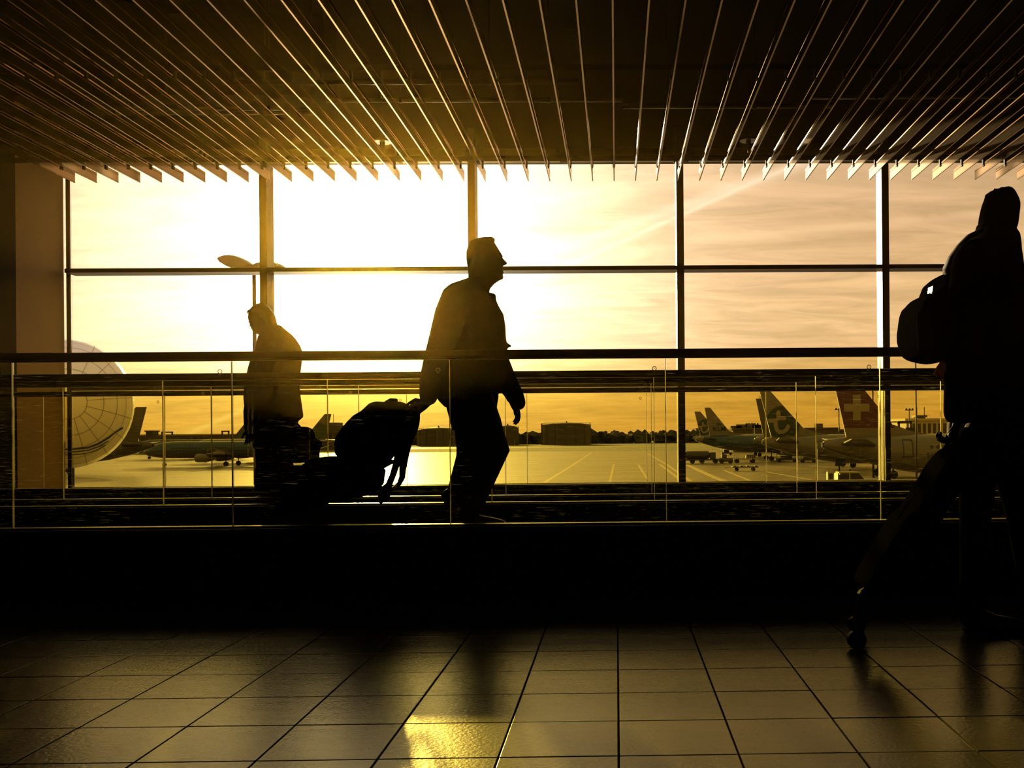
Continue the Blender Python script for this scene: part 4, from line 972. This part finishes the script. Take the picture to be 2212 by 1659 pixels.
for s in sl_: R.append([bm.verts.new(nose_pt(s, 2*PI*k/sg)) for k in range(sg)])
for a, b in zip(R[:-1], R[1:]):
    for k in range(sg): bm.faces.new((a[k], a[(k+1) % sg], b[(k+1) % sg], b[k]))
bm.faces.new(R[0][::-1]); bm.faces.new(R[-1])
obj('hull', bm, 'nose', nose, smooth=True)
def surf_line(bm, f, n, w, lift=.015):
    pr = None
    for i in range(n+1):
        s, a = f(i/n); p = nose_pt(s, a); nn = (p-(c0+axis*(max(s, 0)))).normalized(); p = p+nn*lift
        if pr is not None:
            d = (p-pr).normalized(); q = d.cross(nn).normalized()*w/2
            vs = [bm.verts.new(v) for v in (pr-q, p-q, p+q, pr+q)]; bm.faces.new(vs)
        pr = p
M['seam'] = mat('panel_seam', (.30, .27, .18), .6)
bm = bmesh.new()
for s in (-.97, -.88, -.74, -.58, -.40, -.2, .0, 1.2, 2.4, 3.6, 5.0): surf_line(bm, lambda t, s=s: (s, 2*PI*t), 60, .022)
for k in range(18):
    surf_line(bm, lambda t, k=k: (-.97+.97*t if t < .8 else -.194+(t-.8)*30, 2*PI*(k+.3)/18), 30, .018)
tag(obj('panel_seams', bm, 'seam', nose), kind='stuff')
from mathutils.bvhtree import BVHTree
hullo = [c for c in nose.children if c.name.startswith('hull')][0]
bv = BVHTree.FromPolygons([v.co[:] for v in hullo.data.vertices], [tuple(p.vertices) for p in hullo.data.polygons])
def hull_hit(px, py):
    d = ray(px, py).normalized(); h_ = bv.ray_cast(Vector((0, 0, HC))-nose.location, d)
    return h_[0], h_[1]
def hull_ribbon(nm, pts, w, m='navy'):
    """painted band laid on the hull; pts in pixels with width in metres"""
    bm = bmesh.new(); q = []
    for (x0, y0), (x1, y1) in zip(pts[:-1], pts[1:]):
        for t in range(5):
            h_ = hull_hit(x0+(x1-x0)*t/5, y0+(y1-y0)*t/5)
            if h_[0]: q.append(h_)
    pr = None
    for i, (p, n) in enumerate(q):
        if n.y > 0: n = -n
        d = (q[min(i+1, len(q)-1)][0]-q[max(i-1, 0)][0]).normalized(); u = d.cross(n).normalized()*(w(i/len(q)) if callable(w) else w)/2
        c = (bm.verts.new(p+n*.03-u), bm.verts.new(p+n*.03+u))
        if pr: bm.faces.new((pr[0], c[0], c[1], pr[1]))
        pr = c
    return obj(nm, bm, m, nose)
hull_ribbon('stripe', [(130, 970), (160, 969), (190, 966), (212, 958), (235, 944), (250, 932), (262, 925), (275, 916), (283, 908)], .10)
hull_ribbon('stripe', [(130, 976), (162, 975), (190, 972), (215, 963), (238, 949)], .065)
hull_ribbon('stripe', [(130, 982), (162, 981), (185, 979), (208, 972), (232, 957)], .055)
hull_ribbon('stripe', [(261, 942), (268, 934), (276, 926), (280, 919)], .10)
hull_ribbon('swoosh', [(232, 978), (245, 967), (256, 957), (266, 947), (275, 936), (279, 928)], lambda t: .05+.22*math.sin(PI*min(1, t*1.1)))
for dy in (-.5, .5):
    p0 = c0+axis*15.0+side_*dy
    bm = bmesh.new(); cyl(bm, Vector((p0.x-.2, p0.y, .5)), Vector((p0.x+.2, p0.y, .5)), .5, 16); cyl(bm, Vector((p0.x, p0.y, .5)), Vector((p0.x, p0.y, p0.z-rz_+.3)), .12, 8); obj('nose_gear', bm, 'tyre', nose)

# ---- buildings, tanks, masts
def building(name, pxa, pxb, ptop, y, depth, m, label, cat='building', floors=0, roof=None, nwin=0, winm='glassdark'):
    A, B = P(pxa, ptop, y), P(pxb, ptop, y); zt = (A.z+B.z)/2-APRON; hw = (B.x-A.x)/2
    r = empty(name, ((A.x+B.x)/2, y, APRON), label, cat)
    obj('wall', bbox(-hw, hw, 0, depth, 0, zt-.5), m, r)
    obj('roof', bbox(-hw-.4, hw+.4, -.4, depth+.4, zt-.5, zt), roof or m, r)
    if nwin:
        for f in range(floors):
            for k in range(nwin):
                x = -hw+2*hw*(k+.5)/nwin; ww = 2*hw/nwin*.3
                z0 = (zt-1.2)*(f+.25)/floors
                obj('window', bbox(x-ww, x+ww, -.06, .05, z0+.6, z0+(zt-1.2)/floors*.62+.6), winm, r)
    return r, hw, zt
def roofbits(r, hw, zt, n, seed):
    rnd = random.Random(seed)
    for i in range(n):
        x = rnd.uniform(-hw*.95, hw*.95); w = rnd.uniform(.5, 2.2); hh = rnd.uniform(.5, 1.8)
        obj('roof_unit', bbox(x-w, x+w, 1, 3, zt, zt+hh), 'concrete', r)
b_, hw, zt = building('terminal_building', 1583, 1812, 924, 330, 40, 'concrete', 'long low dark terminal building behind the finned airliners', floors=2, nwin=16); roofbits(b_, hw, zt, 9, 3)
b_, hw, zt = building('hangar', 1812, 1850, 927, 335, 30, 'concrete', 'small dark hangar between the long terminal and the red fin', floors=1, nwin=3)
b_, hw, zt = building('terminal_building', 300, 556, 937.5, 420, 40, 'concrete', 'very long low building along the left horizon with a pale roof edge', floors=1, nwin=18, roof='yellowroof')
b_, hw, zt = building('pier_building', 1958, 2200, 903, 210, 22, 'yellowroof', 'yellow-lit pier concourse with a row of supports at the right', floors=2, nwin=22, roof='yellowroof')
b_, hw, zt = building('control_building', 669, 744, 933, 480, 20, 'concrete', 'stepped control building behind the olive fin near the holdall', floors=2, nwin=6)
obj('upper_deck', bbox(-hw*.65, hw*.75, 2, 16, zt, zt+3.2), 'concrete', b_); obj('upper_deck', bbox(-hw*.3, hw*.45, 4, 14, zt+3.2, zt+4.6), 'concrete', b_)
for x in (-hw*.2, hw*.1): obj('aerial', bbox(x-.1, x+.1, 8, 8.2, zt+4.6, zt+9), 'mast', b_)
b_, hw, zt = building('apartment_block', 1504, 1514, 925, 820, 20, 'concrete', 'pale square block on the horizon left of the small green-disc fin', floors=3, nwin=2)
b_, hw, zt = building('control_box', 1983, 1999, 897, 260, 4, 'vdark', 'dark equipment cabin with two upright posts above the pier roof'); 
for x in (-hw, hw): obj('post', bbox(x-.12, x+.12, 1, 1.2, zt, zt+2.2), 'mast', b_)
b_, hw, zt = building('site_cabin', 315, 330, 930, 400, 5, 'vdark', 'small dark box on the roof line just right of the swept dark fin'); 
for pa, pb, pt, y, lab in ((350, 372, 933, 330, 'black portal gantry on the left horizon behind the second glass joint'), (480, 494, 931, 330, 'black portal gantry right of the third left glass joint'), (1941, 1967, 911, 185, 'portal gantry with a dark sign left of the pier building')):
    A, B = P(pa, pt, y), P(pb, pt, y); z = A.z-APRON; hw = (B.x-A.x)/2
    r = empty('gantry', ((A.x+B.x)/2, y, APRON), lab, 'gantry')
    for s in (-1, 1): obj('post', bbox(s*hw-.22, s*hw+.22, -.2, .2, 0, z), 'mast', r)
    obj('beam', bbox(-hw-.22, hw+.22, -.2, .2, z-.35, z+.1), 'mast', r)
    if pa > 1900: obj('sign_panel', bbox(hw*.1, hw*1.5, -.3, -.22, z-2.9, z-1.1), 'ink', r)
for pa, pb, pe, pc, y, lab in ((1167, 1275, 917, 912, 640, 'large round storage tank on the horizon, middle of the picture'), (1070, 1118, 924, 918, 660, 'smaller round storage tank just right of the walking man'), (893, 985, 929, 922, 640, 'low round storage tank seen left of the walking man')):
    A, B = P(pa, pe, y), P(pb, pe, y); q = (B.x-A.x)/2; z = (A.z+B.z)/2-APRON; zc = P((pa+pb)/2, pc, y).z-APRON
    r = empty('storage_tank', ((A.x+B.x)/2, y+q, APRON), lab, 'tank', 'storage tanks on the horizon')
    bm = bmesh.new(); tube(bm, [(0, 0, 0), (0, 0, z)], [q, q], 40, False); obj('shell', bm, 'tank', r, smooth=False)
    bm = bmesh.new(); tube(bm, [(0, 0, z), (0, 0, z+(zc-z)*.6), (0, 0, zc)], [q, q*.6, q*.08], 40, False); obj('roof', bm, 'tank', r, smooth=True)
    bm = bmesh.new()
    for k in range(30):
        a = 2*PI*k/30; x, y_ = q*math.cos(a), q*math.sin(a); box(bm, x-.07, x+.07, y_-.07, y_+.07, z, z+1.2)
    tube(bm, [(q*math.cos(2*PI*k/30), q*math.sin(2*PI*k/30), z+1.2) for k in range(31)], [.07]*31, 5, False); obj('railing', bm, 'mast', r)
    for k in range(7):
        a = PI+PI*(k+.5)/7; x, y_ = q*math.cos(a), q*math.sin(a); obj('rib', bbox(x-.25, x+.25, y_-.4, y_+.1, 0, z), 'tank', r)
    obj('vent', bbox(-.4, .4, -.4, .4, zc-.1, zc+.9), 'mast', r)
    obj('stair', bbox(-q-.7, -q+.1, -.6, .6, 0, z+1), 'mast', r)
for px, pt, y, w, lab in ((1978, 778, 70, .055, 'tall thick lighting mast left of the backpack figure'), (1885, 815, 120, .10, 'lighting mast behind the red fin'), (1812, 884, 153, .09, 'lighting mast between the long terminal and the red fin'),
                          (1964, 885, 200, .10, 'small lighting mast above the left end of the pier building'), (1630, 917, 300, .12, 'thin distant lighting mast over the long terminal roof')):
    p = P(px, pt, y); r = empty('lighting_mast', (p.x, y, APRON), lab, 'lamp post', 'lighting masts on the apron'); z = p.z-APRON; k = y/120
    bm = bmesh.new(); tube(bm, [(0, 0, 0), (0, 0, z)], [w*1.5, w*.9], 10, False); obj('pole', bm, 'mast', r, smooth=True)
    obj('crossbar', bbox(-.55*k, .55*k, -.06, .06, z-.1*k, z+.02), 'mast', r)
    for x in (-.4, .0, .35): obj('lamp_head', bbox(x*k-.1*k, x*k+.12*k, -.2, .1, z, z+.16*k), 'vdark', r)
# leaf-headed street lamp outside the second bay
YLp = 24.0
p = P(549, 586, YLp); r = empty('leaf_lamp', (p.x, YLp, APRON), 'tall lamp post with twin leaf-shaped heads outside, behind the second mullion', 'lamp post')
bm = bmesh.new(); a, b_ = P(549, 586, YLp), P(553, 780, YLp); tube(bm, [(0, 0, 0), (0, 0, p.z-APRON)], [.060, .045], 14, False); obj('pole', bm, 'frame', r, smooth=True)
def leaf(outl, nm):
    bm = bmesh.new(); prism(bm, outl, YLp, .55, .25); bmesh.ops.translate(bm, verts=bm.verts, vec=-r.location); return obj(nm, bm, 'leafhead', r, smooth=False)
M['leafhead'] = mat('speckled_shade', (.16, .11, .04), .55, var=.5, scale=40)
leaf([(472, 560), (478, 556), (488, 553), (500, 552.5), (512, 554), (524, 558), (536, 564), (546, 571), (552, 573.5), (556, 576), (552, 580), (540, 582), (520, 581), (500, 579), (488, 574), (478, 568)], 'leaf_head')
leaf([(550, 574), (556, 571), (566, 569.5), (580, 568.5), (594, 568.5), (604, 570), (612, 574), (618, 580), (604, 583), (580, 584), (560, 582), (550, 580)], 'leaf_head')

# ---- trees along the horizon
def tree(px, ptop, w, y, label):
    A = P(px, ptop, y); h_ = A.z-APRON; r = empty('tree', (A.x, y, APRON), label, 'tree', 'trees along the horizon')
    wr = w/2/PPM(y); bm = bmesh.new(); rnd = random.Random(int(px*7))
    for k in range(9):
        q = rnd.uniform(.35, .6)*min(wr, h_*.5); g = bmesh.ops.create_icosphere(bm, subdivisions=2, radius=q)
        c_ = Vector((rnd.uniform(-1, 1)*(wr-q*.6), rnd.uniform(-1, 1)*wr*.5, rnd.uniform(.45, 1)*h_-q*.8))
        for v in g['verts']: v.co = v.co*(1+.35*noise.noise(v.co*1.1+c_))+c_
    obj('crown', bm, 'leaf', r)
    bm = bmesh.new(); tube(bm, [(0, 0, 0), (0, 0, h_*.5)], [h_*.035, h_*.02], 8, False); obj('trunk', bm, 'bark', r)
spots = [(1130, 935, 26), (1148, 931, 20), (1160, 934, 18), (1284, 932, 22), (1302, 929, 20), (1322, 926, 24), (1338, 929, 20), (1358, 931, 20), (1376, 930, 18), (1392, 932, 20), (1412, 930, 16), (1428, 926, 22), (1448, 928, 20),
         (1462, 930, 20), (1484, 928, 20), (1496, 933, 22), (1123, 937, 30), (980, 934, 24), (884, 935, 24), (764, 934, 26), (788, 935, 24), (640, 936, 24)]
ordr = sorted([q[0] for q in spots if q[0] > 1270]); ords = ['1st', '2nd', '3rd', '4th', '5th', '6th', '7th', '8th', '9th', '10th', '11th', '12th', '13th', '14th']
tl = {1130: 'rounded tree just right of the smaller storage tank', 1123: 'low wide tree at the foot of the smaller storage tank', 1148: 'pointed tree midway between the two storage tanks', 1160: 'tree touching the left side of the large storage tank',
      980: 'tree right of the low storage tank, behind the walking man', 884: 'tree left of the low storage tank, beside the travel bag', 764: 'tree behind the travel bag, nearer the control building', 788: 'tree behind the travel bag, right of its neighbour',
      640: 'tree hidden behind the old man and his holdall'}
for i, (px, pt, w) in enumerate(spots):
    tree(px, pt, w, 760+(i % 3)*25, tl[px] if px in tl else ords[ordr.index(px)]+' horizon tree right of the large storage tank')
bm = bmesh.new()
for i in range(90):
    A = P(600+i*10.2+random.uniform(-4, 4), 940+random.uniform(-1.5, 3), 730); q = random.uniform(3, 6)
    g = bmesh.ops.create_icosphere(bm, subdivisions=1, radius=q)
    for v in g['verts']: v.co = v.co*(1+.3*random.random())+Vector((A.x, 730+random.uniform(-6, 6), APRON+random.uniform(2, 5)))
tag(obj('hedge', bm, 'leaf'), 'low dark belt of scrub under the horizon trees and tanks', 'hedge', kind='stuff')

# ---- ground vehicles
def wheels(r, xs, w, q, y0=-.1):
    for x in xs:
        for s in (-1, 1):
            bm = bmesh.new(); cyl(bm, (x, s*w-.12, q), (x, s*w+.12, q), q, 14); obj('wheel', bm, 'tyre', r)
def at(px, pybase): g = G(px, pybase); return g
g = at(1512, 1001); r = empty('tanker_truck', (g.x, g.y, APRON), 'dark fuel tanker truck at the lower left of the right-hand airliners', 'truck'); k = 1.0
bm = bmesh.new(); tube(bm, [(-3.2, 0, 1.75), (-2.6, 0, 1.75), (1.6, 0, 1.75), (1.9, 0, 1.75)], [(.7, 1.0), (.85, 1.15), (.85, 1.15), (.7, 1.0)], 20, False); obj('tank_barrel', bm, 'vdark', r, smooth=True)
obj('chassis', bbox(-3.2, 4.0, -.9, .9, .6, .9), 'vdark', r); obj('pump_cabinet', bbox(2.0, 3.2, -1.1, 1.1, .9, 2.3, .08), 'vdark', r); obj('cab', bbox(-4.2, -3.3, -1.1, 1.1, .6, 2.4, .15), 'vehicle', r); wheels(r, (-3.7, -1.6, .4, 3.2), 1.0, .48)
g = at(1585, 1001); r = empty('tow_tractor', (g.x-1.6, g.y, APRON), 'low dark tow tractor right of the tanker truck', 'truck')
obj('body', bbox(-1.4, 1.4, -.8, .8, .35, 1.1, .1), 'vdark', r); obj('cab', bbox(-.9, .1, -.7, .7, 1.1, 1.9, .1), 'vdark', r); wheels(r, (-.9, .9), .8, .4)
g = at(1608, 1000); r = empty('baggage_truck', (g.x, g.y, APRON), 'pale flat-sided service truck between the tow tractor and the second glass joint', 'truck')
obj('bed', bbox(-2.4, 2.4, -1.0, 1.0, .6, .95, .04), 'vehicle', r)
for i in range(11): obj('slat', bbox(-2.3+i*.45, -2.22+i*.45, -1.0, -.94, .95, 1.6), 'vehicle', r)
obj('rear_box', bbox(.3, 2.3, -.95, .95, .95, 1.7, .05), 'belly', r); wheels(r, (-1.6, 1.7), 1.0, .45)
g = at(1607, 1017); r = empty('baggage_dolly', (g.x, g.y, APRON), 'empty flat baggage dolly alone on the open apron', 'cart')
obj('deck', bbox(-2.0, 2.3, -.8, .8, .55, .72, .03), 'vdark', r)
for x in (-1.6, -.5, .6, 1.9): obj('roller_guide', bbox(x-.2, x+.2, -.8, .8, .72, .85), 'vdark', r)
obj('towbar', bbox(-3.2, -2.0, -.05, .05, .5, .58), 'vdark', r); wheels(r, (-1.2, 1.5), .7, .28)
for px, pb, w, hh, lab in ((1570, 983, 3.2, 2.2, 'belt loader parked under the blue-topped airliner tail'), (1700, 998, 5.0, 1.9, 'row of dark baggage carts under the large green-disc airliner, left one'), (1746, 999, 3.6, 1.5, 'dark baggage cart under the large green-disc airliner, right one')):
    g = at(px, pb); r = empty('service_cart', (g.x, g.y, APRON), lab, 'cart')
    obj('base', bbox(-w/2, w/2, -.8, .8, .4, .8, .05), 'vdark', r); obj('canopy', bbox(-w/2+.1, w/2-.3, -.8, .8, hh-.12, hh, .03), 'belly', r)
    for x in (-w/2+.15, 0, w/2-.4): obj('post', bbox(x-.05, x+.05, -.75, -.65, .8, hh-.1), 'vdark', r)
    obj('load', bbox(-w*.3, w*.2, -.6, .6, .8, hh*.72, .08), 'leather', r); wheels(r, (-w*.33, w*.33), .75, .3)
g = at(1836, 1058); r = empty('pickup_truck', (g.x, g.y, APRON), 'white pickup van with a sunlit roof at the foot of the right mullion', 'car')
obj('lower_body', bbox(-1.9, 2.7, -.9, .9, .35, 1.05, .12), 'vehicle', r); obj('bonnet', bbox(1.3, 2.7, -.85, .85, 1.0, 1.22, .1), 'vehicle', r)
bm = bmesh.new(); 
vs_ = [bm.verts.new((x, s*.78, z)) for s in (-1, 1) for x, z in ((-1.5, 1.0), (1.5, 1.0), (.75, 1.78), (-1.2, 1.78))]
for f in ((0, 1, 2, 3), (7, 6, 5, 4), (0, 4, 5, 1), (1, 5, 6, 2), (2, 6, 7, 3), (3, 7, 4, 0)): bm.faces.new([vs_[i] for i in f])
obj('cab_glass', bm, 'glassdark', r); obj('roof', bbox(-1.35, .85, -.85, .85, 1.78, 1.95, .08), 'vehicle', r)
for x in (-1.42, -.2): obj('pillar', bbox(x-.06, x+.06, -.84, .84, 1.0, 1.8), 'vehicle', r)
wheels(r, (-1.2, 1.8), .8, .36)
g = at(1793, 1046); r = empty('utility_cabinet', (g.x, g.y, APRON), 'small pale equipment cabinet on wheels left of the white pickup', 'cart'); obj('cabinet', bbox(-.35, .35, -.4, .4, .3, 1.5, .05), 'vehicle', r); obj('dark_panel', bbox(-.2, .25, -.43, -.39, .6, 1.3), 'vdark', r); wheels(r, (-.25, .25), .35, .15)
g = at(1902, 1052); r = empty('step_ladder', (g.x, g.y, APRON), 'leaning metal service ladder just left of the right mullion', 'ladder')
bm = bmesh.new()
for s in (-.25, .25): tube(bm, [(-.5, s, 0), (.55, s, 3.1)], [.05, .05], 6)
obj('rail', bm, 'metal', r)
for i in range(8): obj('rung', bbox(-.4+.12*i-.03, -.4+.12*i+.03, -.25, .25, .35+.36*i, .42+.36*i), 'metal', r)
g = at(1845, 1052); r = empty('person', (g.x+1, g.y+6, APRON), 'distant ground worker in a pale vest behind the white pickup', 'person')
bm = bmesh.new(); ell(bm, (0, 0, 1.65), (.10, .09, .12)); tube(bm, [(0, 0, 1.56), (0, 0, 1.35), (0, 0, .95)], [.06, .2, .16], 12); tube(bm, [(0, .08, .95), (.05, .08, .5), (.03, .08, .05)], [.09, .07, .05], 8); tube(bm, [(0, -.08, .95), (-.05, -.08, .5), (-.03, -.08, .05)], [.09, .07, .05], 8)
for s in (-1, 1): tube(bm, [(0, s*.2, 1.42), (.05, s*.25, 1.12), (.2, s*.22, .95)], [.055, .045, .035], 8)
blob('body', bm, 'cloth_b', r, .025, 1)
bm = bmesh.new(); tube(bm, [(0, 0, 1.42), (0, 0, 1.2), (0, 0, .98)], [.2, .225, .2], 12); obj('vest', bm, 'yellowroof', r, smooth=True)

for o in bpy.data.objects:
    if '_w' in o: del o['_w']
# ---- scattering volume added in the upper hall, standing in for lens flare
VEIL = bpy.data.materials.new('flare_veil_volume'); VEIL.use_nodes = True; t = VEIL.node_tree; t.nodes.clear()
vo = N(t, 'ShaderNodeVolumeScatter'); vo.inputs['Color'].default_value = (1.0, .62, .06, 1); vo.inputs['Density'].default_value = .0013; vo.inputs['Anisotropy'].default_value = .94
mo = N(t, 'ShaderNodeOutputMaterial'); L(t, vo.outputs[0], mo.inputs['Volume'])
veil = obj('flare_veil', bbox(XL+.01, XR-.01, YB+.01, 10.9, .92, ZC-.01), VEIL)
tag(veil, kind='structure')
